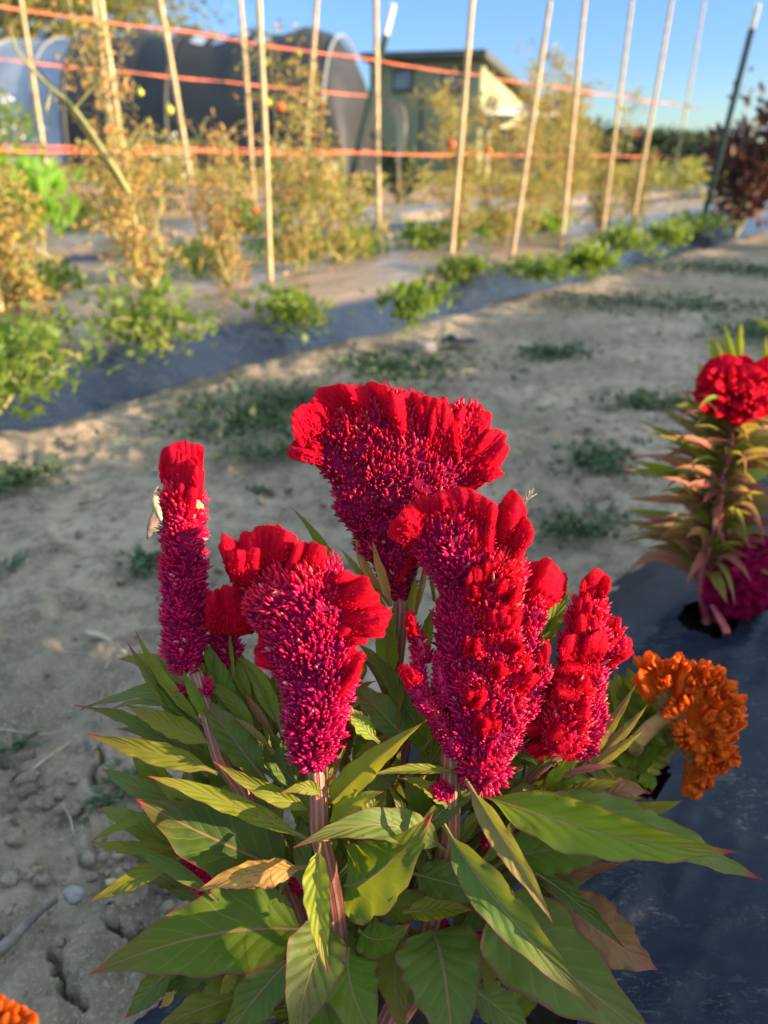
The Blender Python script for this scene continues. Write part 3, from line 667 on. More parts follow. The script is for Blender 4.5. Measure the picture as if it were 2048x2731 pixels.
# F4: large central-right comb
f = body(mp, 'b', [(740,390,570),(660,370,620),(560,320,670),(470,250,690),(390,215,700),(320,240,690),(270,300,640)], .405, .026, seed=7, dens=1.0, flen=.0062)
crest(f, 'b', [(200,420),(255,390),(310,350),(380,310),(450,300),(520,330),(590,390),(660,440)],
      [(80,410),(85,340),(140,250),(240,180),(370,148),(480,122),(590,128),(680,180),(720,260)], .403, .399, nr=4, amp=.005, bulge=.010, seed=41)
crest(f, 'b', [(560,520),(600,540),(650,530),(700,500)], [(560,330),(600,300),(660,290),(720,290)], .397, .396, nr=2.5, amp=.003, bulge=.005, seed=43)
f = body(mp, 'b', [(1690,470,740),(1600,420,840),(1480,400,900),(1330,395,930),(1180,385,900),(1030,365,880),(880,360,850),(740,400,860),(600,500,870),(470,600,870),(380,650,850)], .409, .036, seed=8, dens=1.0, flen=.0064, mat='floret')
crest(f, 'b', [(700,420),(730,440),(770,450),(810,450),(840,460)], [(715,240),(780,155),(850,190),(895,270),(940,360),(930,440)], .402, .400, nr=4, amp=.004, bulge=.008, seed=42)
crest(f, 'b', [(790,560),(820,500),(850,450)], [(850,560),(900,440),(940,370)], .400, nr=2, amp=.003, seed=44)
crest(f, 'b', [(830,760),(870,790),(920,800),(970,800),(1010,780)], [(845,580),(900,528),(990,555),(1080,620),(1148,700),(1100,755)], .410, .411, nr=3, amp=.004, bulge=.008, seed=45)
crest(f, 'b', [(540,740),(590,760),(650,740)], [(540,640),(600,585),(665,610)], .392, .390, nr=2.5, amp=.002, bulge=.003, seed=46)
crest(f, 'b', [(630,940),(700,960),(790,960)], [(640,860),(710,820),(800,870)], .390, .388, nr=2, amp=.003, bulge=.004, seed=47)
body(f, 'b', [(1560,600,720),(1430,560,740),(1300,560,760),(1150,540,820),(1000,520,840),(850,520,840),(700,540,850),(580,600,850),(480,650,850)], .400, .022, seed=80, mat='floret3', name='side_bloom', flen=.0062)
body(f, 'b', [(1600,470,560),(1450,470,600),(1300,470,600),(1150,450,560)], .398, .02, seed=81, mat='floret', name='side_bloom', flen=.006)
body(f, 'b', [(1500,740,820),(1350,760,880),(1200,770,900),(1080,800,890)], .399, .02, seed=82, mat='floret3', name='side_bloom', flen=.006)
rg = np.random.default_rng(77)
for i, (x, y, s_, a) in enumerate([(690,640,95,95),(590,800,80,100),(740,800,120,60),(700,930,130,35),(560,1100,90,75),(700,1230,90,60),(560,1400,90,60),(790,1080,90,50),(620,1560,80,80)]):
    ar = math.radians(a); ux, uy = math.cos(ar), -math.sin(ar); vx, vy = -uy, ux
    b0 = [(x+vx*k_*s_*.4, y+vy*k_*s_*.4) for k_ in (-1, 0, 1)]; r0 = [(x+ux*s_*q_+vx*k_*s_*.5, y+uy*s_*q_+vy*k_*s_*.5) for k_, q_ in ((-1, .7), (-.3, 1.15), (.5, 1.1), (1, .6))]
    crest(f, 'b', b0, r0, .392, .386, nr=2.2, amp=.003, bulge=.001, thk=.002, scal=.35, seed=400+i, hair=.0022)
body(f, 'b', [(1040,815,930),(950,830,960),(860,835,1000),(780,840,1020),(720,860,1000)], .412, .018, seed=9, name='side_bloom')
body(f, 'b', [(1890,610,690),(1860,560,730),(1800,500,780),(1730,510,790),(1660,540,760)], .402, .028, seed=10, upb=.25, flen=.0055, name='side_bloom')
sp = [((300,1150),(200,860),110),((270,1330),(240,1080),110),((340,1440),(165,1180),130),((450,1600),(280,1300),170),((520,1700),(330,1430),170),((420,1400),(370,1100),140),
      ((840,1260),(990,1040),90),((900,1350),(1030,1180),100),((800,1420),(900,1240),120),((760,1270),(760,1130),90),((850,1480),(980,1330),110),((700,1500),(800,1360),120),((600,1620),(560,1400),140),
      ((720,1650),(860,1500),130),((640,1450),(700,1270),110),((430,1000),(400,780),90),((480,840),(440,700),80),((900,1130),(930,950),90),((800,1600),(760,1430),110),((900,1180),(1000,1020),60)]
for i, (a, b, w) in enumerate(sp):
    spike(f, 'b', a, b, w, .398+.006*rg.random(), seed=500+i, mat='floret' if i % 3 else 'floret2', name='side_bloom')
crest(f, 'b', [(190,960),(215,970),(245,960)], [(185,860),(205,840),(225,870)], .398, nr=1.5, amp=.001, seed=480)
crest(f, 'b', [(180,1260),(230,1250),(260,1220)], [(150,1210),(160,1160),(215,1180)], .394, nr=1.5, amp=.001, seed=481, hair=.0016)
crest(f, 'b', [(800,1300),(850,1310),(900,1290)], [(830,1240),(900,1210),(970,1240)], .394, .391, nr=2, amp=.002, seed=482)
crest(f, 'b', [(770,1250),(800,1260),(840,1230)], [(800,1160),(870,1130),(930,1150)], .396, nr=2, amp=.002, seed=483)
crest(f, 'b', [(960,1160),(985,1170),(1010,1160)], [(965,1060),(1005,1035),(1030,1060)], .400, nr=2, amp=.001, seed=484)
crest(f, 'b', [(640,1540),(690,1540),(740,1530)], [(630,1500),(690,1485),(745,1490)], .394, nr=2, amp=.001, seed=485)
# F5: right spire
f = body(mp, 'b', [(1710,1180,1260),(1660,1130,1300),(1560,1060,1330),(1440,1030,1345),(1300,1060,1340),(1150,1095,1335),(1000,1125,1345),(880,1165,1350),(780,1185,1355),(700,1215,1370)], .420, .030, seed=12, dens=1.0, flen=.0062)
crest(f, 'b', [(1225,750),(1265,770),(1310,765),(1345,745)], [(1212,680),(1245,618),(1310,605),(1380,645),(1385,710)], .417, .416, nr=3, amp=.003, seed=51)
crest(f, 'b', [(1180,860),(1220,880),(1270,870)], [(1210,770),(1250,745),(1280,780)], .411, nr=2, amp=.002, seed=52)
crest(f, 'b', [(1190,990),(1250,1000),(1310,970)], [(1180,880),(1260,840),(1330,860)], .411, .409, nr=2.5, amp=.003, seed=53)
crest(f, 'b', [(1110,1150),(1180,1130),(1250,1120),(1320,1110)], [(1085,1050),(1140,995),(1250,985),(1350,950),(1385,1040)], .410, .407, nr=3.5, amp=.004, bulge=.008, seed=54)
crest(f, 'b', [(1250,1130),(1270,1250),(1270,1380),(1240,1500)], [(1110,1130),(1085,1230),(1090,1350),(1110,1440)], .409, .404, nr=6, amp=.005, bulge=.004, seed=55, hair=.0026)
body(f, 'b', [(1660,1000,1200),(1560,970,1230),(1450,1000,1250),(1340,1040,1250),(1220,1080,1270)], .409, .020, seed=84, mat='floret3', name='side_bloom', flen=.0065)
crest(f, 'b', [(1060,1300),(1060,1400),(1080,1520),(1110,1640)], [(975,1280),(930,1400),(890,1530),(925,1715)], .412, .408, nr=7, amp=.005, bulge=.003, seed=56, hair=.003)
crest(f, 'b', [(1110,1420),(1150,1480),(1200,1560)], [(1000,1530),(1050,1620),(1150,1700)], .405, .403, nr=5, amp=.004, bulge=.003, seed=57, hair=.0034)
crest(f, 'b', [(1180,1280),(1200,1400),(1190,1530)], [(1260,1230),(1270,1400),(1250,1540)], .403, .402, nr=3, amp=.003, bulge=.005, seed=58, hair=.0018)
body(f, 'b', [(1160,1320,1400),(1080,1330,1450),(1000,1345,1450),(930,1355,1440)], .424, .016, seed=13, name='side_bloom')
crest(f, 'b', [(1345,980),(1390,990),(1435,980)], [(1345,900),(1400,868),(1450,895)], .422, nr=2, amp=.002, seed=59)
crest(f, 'b', [(1350,1060),(1370,1110),(1390,1150)], [(1420,1000),(1490,1015),(1518,1090),(1450,1120)], .421, .419, nr=2.5, amp=.003, seed=60)
# low side blooms between the leaves
for i, (c, a, b, w, d) in enumerate([(2,(1640,640),(1600,520),150,.405),(2,(1590,620),(1540,540),90,.403),(3,(1040,520),(760,380),200,.42),(3,(900,450),(730,360),150,.42),(2,(560,1330),(520,1200),120,.43),
        (4,(1400,860),(1480,960),230,.43),(4,(1350,820),(1340,960),180,.43),(4,(1480,830),(1520,1000),150,.43),(4,(1400,430),(1300,290),150,.43),(4,(1540,240),(1500,150),110,.43),(1,(1000,680),(880,600),120,.42),
        (1,(1170,700),(1170,540),50,.41),(2,(340,1010),(310,870),90,.44),(2,(1580,800),(1570,700),80,.43),(7,(560,2150),(520,1960),90,.42),(2,(880,320),(900,180),60,.42),(4,(1250,820),(1150,800),90,.44)]):
    spike(mp, c, a, b, w, d, seed=600+i, mat='floret', name='flower_head')

# --- leaves: crop, base, mid, tip, width, tone, depth base, depth tip, extras
LV = [
(1,(1160,960),(800,560),(525,90),120,'olive',.414,.42,{}),
(1,(1190,1090),(800,700),(445,235),190,'blue',.413,.425,{}),
(1,(1070,640),(870,490),(725,320),75,'brown',.416,.42,{}),
(1,(1210,910),(1065,690),(958,440),125,'green',.410,.408,{}),
(1,(1390,910),(1280,560),(1098,150),250,'green',.418,.42,dict(roll=.3)),
(1,(1235,1130),(830,930),(425,775),230,'olive',.411,.405,dict(roll=-.3)),
(1,(1180,1390),(650,1000),(0,715),230,'blue',.425,.43,dict(roll=.3)),
(1,(1265,1370),(700,1180),(70,1040),235,'olive',.410,.400,dict(roll=-.2)),
(1,(1720,1480),(1390,1050),(1095,665),330,'blue',.412,.408,{}),
(1,(1640,980),(1500,700),(1268,300),240,'olive',.426,.43,{}),
(1,(1400,500),(1385,280),(1365,40),45,'olive',.42,.42,{}),
(1,(1760,1050),(1610,820),(1500,660),90,'purple',.415,.415,{}),
(1,(1760,1190),(1560,980),(1400,872),75,'brown',.408,.406,{}),
(1,(2119,1981),(1300,1610),(640,1420),210,'olive',.400,.385,dict(roll=-.2, curl=-.05)),
(2,(660,740),(300,560),(-88,376),160,'olive',.400,.380,dict(roll=-.5)),
(2,(715,620),(590,548),(412,606),120,'olive',.394,.380,dict(roll=-.4)),
(2,(745,690),(1030,430),(1480,50),240,'yellow',.400,.385,dict(roll=.1)),
(2,(735,600),(790,450),(905,225),75,'brown',.405,.405,{}),
(2,(780,900),(930,690),(1172,582),185,'yellow',.396,.385,{}),
(2,(900,850),(780,870),(648,875),80,'pink',.394,.392,dict(pet=0)),
(2,(1625,1020),(1180,850),(503,1000),300,'grey',.410,.365,dict(arch=.04, roll=-.2)),
(2,(880,1280),(1150,1160),(1522,795),590,'green',.398,.370,dict(ovate=True, wave=.04, pet=.06)),
(2,(700,960),(680,1400),(765,1924),235,'yellow',.392,.350,dict(fold=.4)),
(3,(1700,370),(1330,400),(880,545),240,'orange',.398,.380,dict(roll=-.7, fold=.5, wave=.12)),
(3,(1660,440),(1000,150),(440,-140),560,'dark',.412,.400,dict(ovate=True, wave=.05)),
(3,(850,270),(450,450),(80,648),160,'olive',.418,.41,dict(wave=.12)),
(3,(780,230),(430,225),(105,180),110,'olive',.42,.41,dict(wave=.15)),
(3,(600,-20),(330,70),(110,180),75,'olive',.425,.415,{}),
(3,(1720,830),(960,880),(80,1165),640,'green',.415,.395,dict(ovate=True, wave=.05, pet=.07, roll=-.1)),
(3,(730,1090),(560,1270),(355,1500),220,'blue',.43,.42,dict(wave=.12)),
(3,(1060,1130),(840,1210),(640,1310),210,'blue',.435,.43,dict(wave=.1)),
(3,(1190,1110),(1130,1230),(1058,1312),120,'olive',.395,.39,{}),
(3,(740,1280),(690,1340),(635,1402),95,'orange',.42,.42,{}),
(3,(1600,1180),(1050,1380),(540,1535),360,'olive',.41,.39,dict(ovate=True)),
(3,(1620,1020),(1330,1330),(1060,1700),380,'blue',.40,.38,{}),
(4,(380,770),(215,1150),(60,1760),480,'grey',.400,.355,dict(ovate=True, wave=.04)),
(4,(500,960),(530,1300),(760,1760),470,'green',.41,.38,dict(ovate=True, wave=.07)),
(4,(570,830),(740,900),(960,770),300,'green',.415,.40,dict(ovate=True)),
(4,(900,700),(1150,680),(1422,690),200,'olive',.41,.395,{}),
(4,(960,410),(1300,510),(1740,650),310,'blue',.41,.395,dict(ovate=True)),
(4,(1100,800),(1210,1200),(1270,1900),700,'grey',.42,.365,dict(ovate=True, wave=.04)),
(4,(960,800),(840,1150),(930,1650),330,'olive',.435,.41,dict(ovate=True)),
(5,(30,130),(700,340),(1500,465),330,'lime',.405,.375,dict(roll=.15, fold=.3)),
(5,(300,120),(950,350),(1615,652),300,'grey',.418,.40,dict(wave=.12)),
(5,(800,290),(1030,360),(1260,442),140,'purple',.43,.43,{}),
(5,(-20,60),(215,430),(468,862),155,'brown',.39,.36,dict(roll=.5, fold=.5)),
(5,(-140,310),(210,800),(742,1362),270,'blue',.395,.35,dict(roll=.3, fold=.5)),
(5,(80,720),(480,1080),(1100,1560),560,'grey',.405,.36,dict(ovate=True, wave=.05, roll=.1)),
(5,(370,580),(590,740),(858,990),120,'dark',.41,.40,{}),
(5,(400,640),(740,920),(1060,1115),360,'purple',.42,.41,dict(wave=.12)),
(5,(110,560),(480,450),(880,535),300,'green',.425,.42,{}),
(5,(380,530),(600,560),(860,530),120,'purple',.425,.42,{}),
(5,(300,640),(500,600),(700,590),260,'grey',.43,.43,{}),
(5,(400,220),(620,120),(852,75),130,'olive',.435,.43,{}),
(5,(560,260),(820,130),(995,135),170,'purple',.435,.43,{}),
(5,(600,260),(930,240),(1192,172),120,'olive',.43,.425,{}),
(5,(390,150),(520,55),(685,75),125,'green',.43,.425,{}),
(6,(520,780),(700,560),(882,268),85,'purple',.43,.43,{}),
(6,(560,790),(780,590),(955,395),75,'purple',.432,.43,{}),
(6,(500,820),(740,690),(932,535),85,'brown',.43,.425,{}),
(6,(330,900),(430,790),(580,650),85,'lime',.425,.425,{}),
(6,(380,850),(590,775),(765,765),50,'pink',.425,.42,{}),
(6,(30,900),(130,760),(215,630),150,'dark',.43,.43,{}),
(7,(900,1330),(430,620),(135,145),120,'green',.445,.445,{}),
(7,(920,1000),(700,660),(640,360),95,'orange',.432,.43,{}),
(7,(930,1000),(840,720),(768,425),100,'orange',.428,.425,{}),
(7,(820,980),(640,700),(500,518),65,'brown',.435,.43,{}),
(7,(930,1380),(800,1000),(690,690),180,'green',.43,.428,{}),
(7,(1080,1130),(1110,900),(1130,735),85,'yellow',.425,.425,{}),
(7,(1120,1120),(1190,800),(1226,585),65,'orange',.428,.425,{}),
(7,(1290,960),(1265,780),(1230,650),45,'olive',.425,.425,{}),
(7,(1230,1450),(1225,1220),(1300,1010),130,'lime',.42,.42,{}),
(7,(930,1680),(890,1300),(960,980),230,'green',.425,.425,{}),
(7,(900,1780),(790,1480),(640,1310),90,'olive',.44,.44,{}),
(7,(1200,2100),(890,1600),(670,1270),170,'blue',.42,.42,{}),
(7,(1060,2120),(800,1850),(590,1640),300,'blue',.415,.412,dict(ovate=True)),
(7,(830,2150),(640,1980),(490,1840),190,'lime',.405,.40,{}),
(7,(1300,2350),(1110,1900),(950,1500),300,'green',.43,.43,{}),
(2,(1700,440),(1380,425),(1068,470),95,'olive',.40,.385,dict(fold=.6)),
(2,(1640,700),(1480,560),(1280,455),130,'olive',.405,.40,{}),
(2,(1480,900),(1420,650),(1310,440),220,'green',.42,.42,{}),
(2,(640,1020),(520,1050),(400,830),330,'dark',.425,.42,dict(ovate=True)),
(2,(620,640),(300,330),(-60,180),260,'blue',.42,.42,{}),
(2,(560,560),(420,330),(330,120),190,'green',.425,.42,{}),
(2,(400,760),(150,620),(-180,600),220,'lime',.43,.42,{}),
(2,(1200,760),(1130,650),(1000,640),180,'lime',.44,.44,dict(ovate=True)),
]
for i, (c, a, m_, b, w, tone, d0, d1, kw) in enumerate(LV):
    pleaf(mp, c, a, m_, b, w, tone, d0, d1, seed=i, **kw)
# darker leaves deep inside
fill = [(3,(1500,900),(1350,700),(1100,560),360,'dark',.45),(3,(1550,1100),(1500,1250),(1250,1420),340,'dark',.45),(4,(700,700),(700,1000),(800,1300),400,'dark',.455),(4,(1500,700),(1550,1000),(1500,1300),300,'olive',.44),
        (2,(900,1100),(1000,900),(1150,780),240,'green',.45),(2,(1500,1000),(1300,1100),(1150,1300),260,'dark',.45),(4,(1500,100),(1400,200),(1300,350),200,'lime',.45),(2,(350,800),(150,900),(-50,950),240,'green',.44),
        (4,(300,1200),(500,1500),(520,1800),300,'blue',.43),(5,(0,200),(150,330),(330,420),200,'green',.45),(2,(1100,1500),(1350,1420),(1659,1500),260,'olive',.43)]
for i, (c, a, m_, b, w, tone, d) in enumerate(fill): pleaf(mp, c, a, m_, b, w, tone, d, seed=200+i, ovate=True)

rg = np.random.default_rng(2024); bulk = MB(); bulk2 = MB()
for i in range(200):
    x = rg.uniform(470, 1420); y = rg.uniform(1880, 2440)-.12*abs(x-880); an = math.radians((x-880)/480*62+rg.normal(0, 24)); L = rg.uniform(150, 340)
    d_ = rg.uniform(.408, .46) if i > 90 else rg.uniform(.428, .47); tx, ty = x+math.sin(an)*L, y-math.cos(an)*L*.9
    mx_, my_ = (x+tx)/2+rg.normal(0, 18), (y+ty)/2-rg.uniform(5, 35)
    leaf(mp, P(x, y, d_), P(mx_, my_, d_), P(tx, ty, d_+rg.uniform(-.01, .02)), rg.uniform(32, 78)*d_/K, 'green', seed=2100+i, nvn=18, roll=rg.normal(0, .5), into=bulk if i % 2 else bulk2)
for i in range(40):
    x = rg.uniform(560, 1350); y = rg.uniform(2250, 2760); an = rg.uniform(0, 6.28); L = rg.uniform(140, 300); d_ = rg.uniform(.43, .46)
    leaf(mp, P(x, y, d_), P(x+math.cos(an)*L*.5, y+math.sin(an)*L*.4-20, d_), P(x+math.cos(an)*L, y+math.sin(an)*L*.8, d_), rg.uniform(60, 130)*d_/K, 'green', seed=2300+i, nvn=18, roll=rg.normal(0, .5), ovate=True, into=bulk if i % 2 else bulk2)
tag(bulk.build('leaf', M['leaf'], mp, color=(.13, .165, .014)), kind='stuff'); tag(bulk2.build('leaf', M['leaf'], mp, color=(.075, .12, .022)), kind='stuff')

# ------------------------------------------------------------------ right-hand celosia
def lumpy(parent, ctr, R, amp, seed, mat, name, hair=.0018, freq=55, sub=(60, 90), cnt=9000):
    rg = np.random.default_rng(seed); th, ph = np.meshgrid(np.linspace(.03, math.pi-.03, sub[0]), np.linspace(0, 2*math.pi, sub[1], endpoint=False), indexing='ij')
    D = np.stack([np.sin(th)*np.cos(ph), np.sin(th)*np.sin(ph), np.cos(th)], -1)
    V0 = D*np.array(R); q = (V0+ctr)
    rid = 1-np.abs(fbm(q*freq, 3, seed)); V = V0*(1+amp*(rid-.6))[..., None] + ctr + D*(.15*amp*np.array(R).mean()*fbm(q*freq*3, 2, seed+4))[..., None]
    m = MB(); m.grid(V, closed=True)
    p, nn, ii, _ = sample_grid(V, cnt, rg); out = norm(p-ctr); nn = np.where((nn*out).sum(1, keepdims=True) < 0, -nn, nn); Dd = norm(nn+rg.normal(0, .3, p.shape)); X, Y = frames(Dd)
    sc = np.stack([np.full(cnt, .0004), np.full(cnt, .0004), hair*rg.uniform(.6, 1.4, cnt)], -1); m.inst(HA_V, HA_F, p, X, Y, Dd, sc)
    return m.build(name, M[mat], parent)

b2 = G(1885, 1660, .05)
rp = thing('celosia_plant', b2, 'red-topped celosia with narrow purple-green leaves standing in a dark film hole at right', 'flowering plant')
d2 = .93
Q = lambda x, y, d=d2: P(*C(8, x, y), d)
stem(rp, [b2, Q(520,1740), Q(560,1550), Q(610,1350), Q(640,1150), Q(690,950), Q(720,740)], .0065, .0045, mat='stem_red')
stem(rp, [b2+[.01,0,0], Q(600,1500,.96), Q(700,1300,.97), Q(790,1050,.98), Q(850,900,.98)], .006, .004, mat='stem_red')
stem(rp, [b2+[.0,0,0.005], Q(480,1650,.93), Q(480,1500,.93), Q(450,1300,.93)], .004, .003, mat='stem_red')
stem(rp, [Q(540,1820,.93), Q(620,1960,.90), Q(680,2080,.88)], .004, .005, mat='stem_red')
RL = [((690,900),(500,760),(265,655),110,'purple'),((690,930),(480,820),(245,640),90,'olive'),((660,980),(400,880),(120,720),110,'green'),((650,1000),(400,900),(130,820),110,'olive'),
 ((640,1100),(350,1000),(50,940),100,'purple'),((640,1180),(320,1060),(90,1020),120,'lime'),((640,1150),(300,1090),(20,1050),120,'olive'),((560,1280),(300,1240),(65,1240),110,'purple'),
 ((560,1500),(300,1380),(30,1320),200,'green'),((520,1600),(250,1480),(10,1500),110,'olive'),((480,1740),(260,1590),(75,1690),150,'pink'),((700,860),(540,720),(370,535),80,'brown'),
 ((710,840),(530,690),(310,590),80,'purple'),((720,800),(600,640),(440,490),70,'brown'),((650,1060),(560,900),(440,760),110,'green'),((620,1250),(480,1120),(340,1020),110,'olive'),
 ((600,1400),(480,1250),(300,1180),130,'green'),((700,960),(560,880),(420,900),100,'olive'),((560,1560),(420,1500),(260,1420),150,'olive'),((500,1700),(420,1580),(330,1480),120,'olive'),
 ((700,980),(800,930),(927,900),110,'olive'),((690,1040),(820,1000),(960,990),110,'olive'),((680,1120),(820,1080),(960,1120),120,'yellow'),((660,1300),(800,1250),(980,1260),120,'olive'),
 ((640,1440),(800,1390),(960,1380),130,'olive'),((640,1520),(760,1460),(960,1440),110,'lime'),((600,1680),(760,1620),(980,1660),130,'green'),((560,1740),(640,1700),(700,1780),120,'pink'),((720,900),(820,860),(960,780),100,'lime'),((720,860),(800,800),(900,700),80,'brown'),((640,1180),(560,1100),(580,960),70,'pink'),((660,1380),(700,1250),(720,1130),60,'purple'),((540,1640),(480,1560),(450,1460),100,'pink'),
 ((660,1200),(500,1060),(340,1000),80,'orange'),((700,900),(420,760),(290,700),70,'orange'),((610,1450),(520,1350),(450,1230),110,'olive'),((690,1010),(600,800),(560,740),80,'purple'),((660,1120),(480,960),(300,900),90,'green'),((640,1050),(500,930),(330,800),90,'olive')]
for i, (a, m_, b, w, tone) in enumerate(RL):
    dd = d2 + rng.uniform(-.04, .05)
    tone = {'green': 'olive', 'olive': 'brown', 'purple': 'pink', 'pink': 'pink'}.get(tone, tone) if i % 3 else tone
    pleaf(rp, 8, a, m_, b, w*.62, tone, d2, dd, seed=300+i, nvn=16, roll=rng.uniform(-.4, .4))
rg = np.random.default_rng(44)
for i in range(60):
    y = rg.uniform(760, 1660); x0 = np.interp(y, [740, 950, 1150, 1350, 1550, 1740], [720, 690, 640, 610, 560, 520]); L = rg.uniform(180, 380)*(1 if rg.random() < .6 else -.8)
    tone = ['olive', 'brown', 'pink', 'olive', 'lime', 'purple', 'pink'][rg.integers(7)]; dy = rg.uniform(60, 200)
    pleaf(rp, 8, (x0, y), (x0-L*.5, y-dy*.8), (x0-L, y-dy*rg.uniform(.6, 1.1)), rg.uniform(38, 62), tone, d2, d2+rg.uniform(-.12, .12), seed=1500+i, nvn=14, roll=rg.uniform(-.5, .5))
stq = catmull(np.array([b2, Q(520,1740), Q(560,1550), Q(610,1350), Q(640,1150), Q(690,950), Q(720,740)]), 60); bl = [MB(), MB(), MB()]
for i in range(150):
    k = int(rg.uniform(7, 58)); a0 = stq[k]; az = rg.uniform(0, 6.28); L = rg.uniform(.05, .115)*(1.1-.35*k/60); rise = rg.uniform(.1, .9)*L; o_ = np.array([math.cos(az), math.sin(az), 0])
    leaf(rp, a0, a0+o_*L*.5+[0, 0, rise*.7], a0+o_*L+[0, 0, rise*rg.uniform(.3, 1.1)], rg.uniform(.009, .019), 'olive', seed=2600+i, nvn=12, roll=rg.normal(0, .4), into=bl[i % 3])
for m_, c_ in zip(bl, ((.30, .07, .06), (.20, .15, .03), (.34, .03, .08))): tag(m_.build('leaf', M['leaf'], rp, color=c_), kind='stuff')
hd = Q(700, 570, .92); lumpy(rp, Q(640, 540, .92), (.030, .026, .036), .40, 31, 'crest', 'flower_head', freq=42)
lumpy(rp, Q(760, 600, .90), (.032, .026, .034), .40, 32, 'crest', 'flower_head', freq=42); lumpy(rp, Q(900, 540, .92), (.034, .026, .036), .40, 33, 'crest', 'flower_head', freq=42)
lumpy(rp, Q(700, 470, .93), (.030, .024, .024), .40, 36, 'crest', 'flower_head', freq=42)
lumpy(rp, Q(760, 1790, .90), (.040, .03, .036), .55, 34, 'magenta', 'flower_head', freq=75); lumpy(rp, Q(860, 1640, .91), (.036, .03, .032), .55, 35, 'magenta', 'flower_head', freq=75)
lumpy(rp, Q(790, 1560, .99), (.02, .02, .02), .55, 37, 'magenta', 'flower_head', freq=75)

hr = rp.children[0]; rg = np.random.default_rng(15)
hh_ = [c for c in rp.children if c.name.startswith('flower_head')][0]
for i in range(34):
    x = rg.uniform(520, 960); y = rg.uniform(420, 700); x = x if y > 480 else max(x, 600)
    if (x-740)**2/260**2+(y-560)**2/170**2 > 1.1: continue
    ar = rg.uniform(0, 6.28); s_ = rg.uniform(50, 85); ux, uy = math.cos(ar), -math.sin(ar); vx, vy = -uy, ux
    crest(hh_, 8, [(x+vx*k_*s_*.5, y+vy*k_*s_*.5) for k_ in (-1, 0, 1)], [(x+ux*s_*q_+vx*k_*s_*.8, y+uy*s_*q_+vy*k_*s_*.8) for k_, q_ in ((-1, .6), (-.4, .9), (.4, .9), (1, .6))], .893, .882-.01*rg.random(), nr=3, amp=.006, thk=.004, bulge=.006, seed=1300+i, hair=.0016, n=30, hd=.3)

# sunlit narrow-leaved plant behind it
b3 = np.array([*NT(.05, 1.45), .05]); q3 = P(*C(8, 760, 700), 1.22)
gp = thing('celosia_plant', b3, 'yellow-green narrow-leaved plant glowing in sun behind the red flower at the right edge', 'flowering plant')
stem(gp, [b3, (b3+q3)/2+[.01,0,0], q3], .006, .004)
for i, (a, m_, b, w, tone) in enumerate([((700,560),(600,350),(572,205),75,'yellow'),((720,560),(650,330),(590,210),60,'yellow'),((760,560),(690,300),(655,150),50,'yellow'),((760,580),(750,300),(768,135),62,'yellow'),
      ((640,600),(530,480),(500,380),60,'yellow'),((860,560),(830,450),(810,390),70,'yellow'),((900,560),(915,400),(915,210),60,'yellow'),((960,500),(890,350),(835,285),25,'green'),((1000,230),(900,150),(815,115),40,'lime'),
      ((760,900),(860,850),(960,800),90,'yellow'),((700,1050),(740,960),(800,900),90,'yellow'),((800,1150),(900,1050),(1000,1000),120,'yellow')]):
    pleaf(gp, 8, a, m_, b, w, tone, 1.2, 1.22, seed=360+i, nvn=14)

# ------------------------------------------------------------------ orange celosia (drooping comb)
b4 = G(*C(6, 840, 790), .05)
op = thing('celosia_plant', b4, 'celosia with drooping orange brain-like comb and lime green leaves beside the main plant', 'flowering plant')
d4 = .56
O_ = lambda x, y, d=d4: P(*C(6, x, y), d)
stem(op, [b4, O_(880,640), O_(960,540), O_(1060,470)], .006, .006, mat='orange_body')
body(op, 6, [(700,1170,1230),(600,1110,1210),(500,1040,1180),(400,1000,1140),(330,960,1100),(270,930,1080)], d4+.003, .02, seed=71, mat='orange_body', flen=.003, frad=.0009)
body(op, 6, [(920,1160,1190),(850,1170,1215),(760,1190,1240),(660,1150,1230)], d4+.002, .012, seed=73, mat='orange_body', flen=.002, frad=.0008)
oc = crest(op, 6, [(980,330),(1060,330),(1130,400),(1180,520),(1200,620),(1210,720),(1190,880)], [(838,240),(980,120),(1110,110),(1240,150),(1350,190),(1450,290),(1510,440),(1480,620),(1390,770),(1240,960)], d4, d4-.004, nr=20, amp=.007, bulge=.010, seed=72, mat='orange', name='flower_head', hair=.001)
rg = np.random.default_rng(5)
spots = [(950,200,70,100),(1020,180,70,95),(1090,210,75,70),(1160,220,80,60),(1230,210,70,60),(1330,240,75,50),(1380,300,70,30),(1180,310,75,70),(1270,300,80,60),(1420,380,75,10),(1200,400,75,100),(1130,470,75,140),(1300,390,80,40),
   (1350,470,80,20),(1440,470,70,0),(1180,540,70,190),(1280,500,75,60),(1250,600,70,240),(1330,580,80,330),(1420,580,80,350),(1380,660,80,320),(1440,690,60,330),(1290,680,70,280),(1400,750,55,290),(1310,760,55,300),(1270,840,60,300),(1230,900,55,260),(1170,600,50,220),(1060,290,60,90),(1100,420,60,170)]
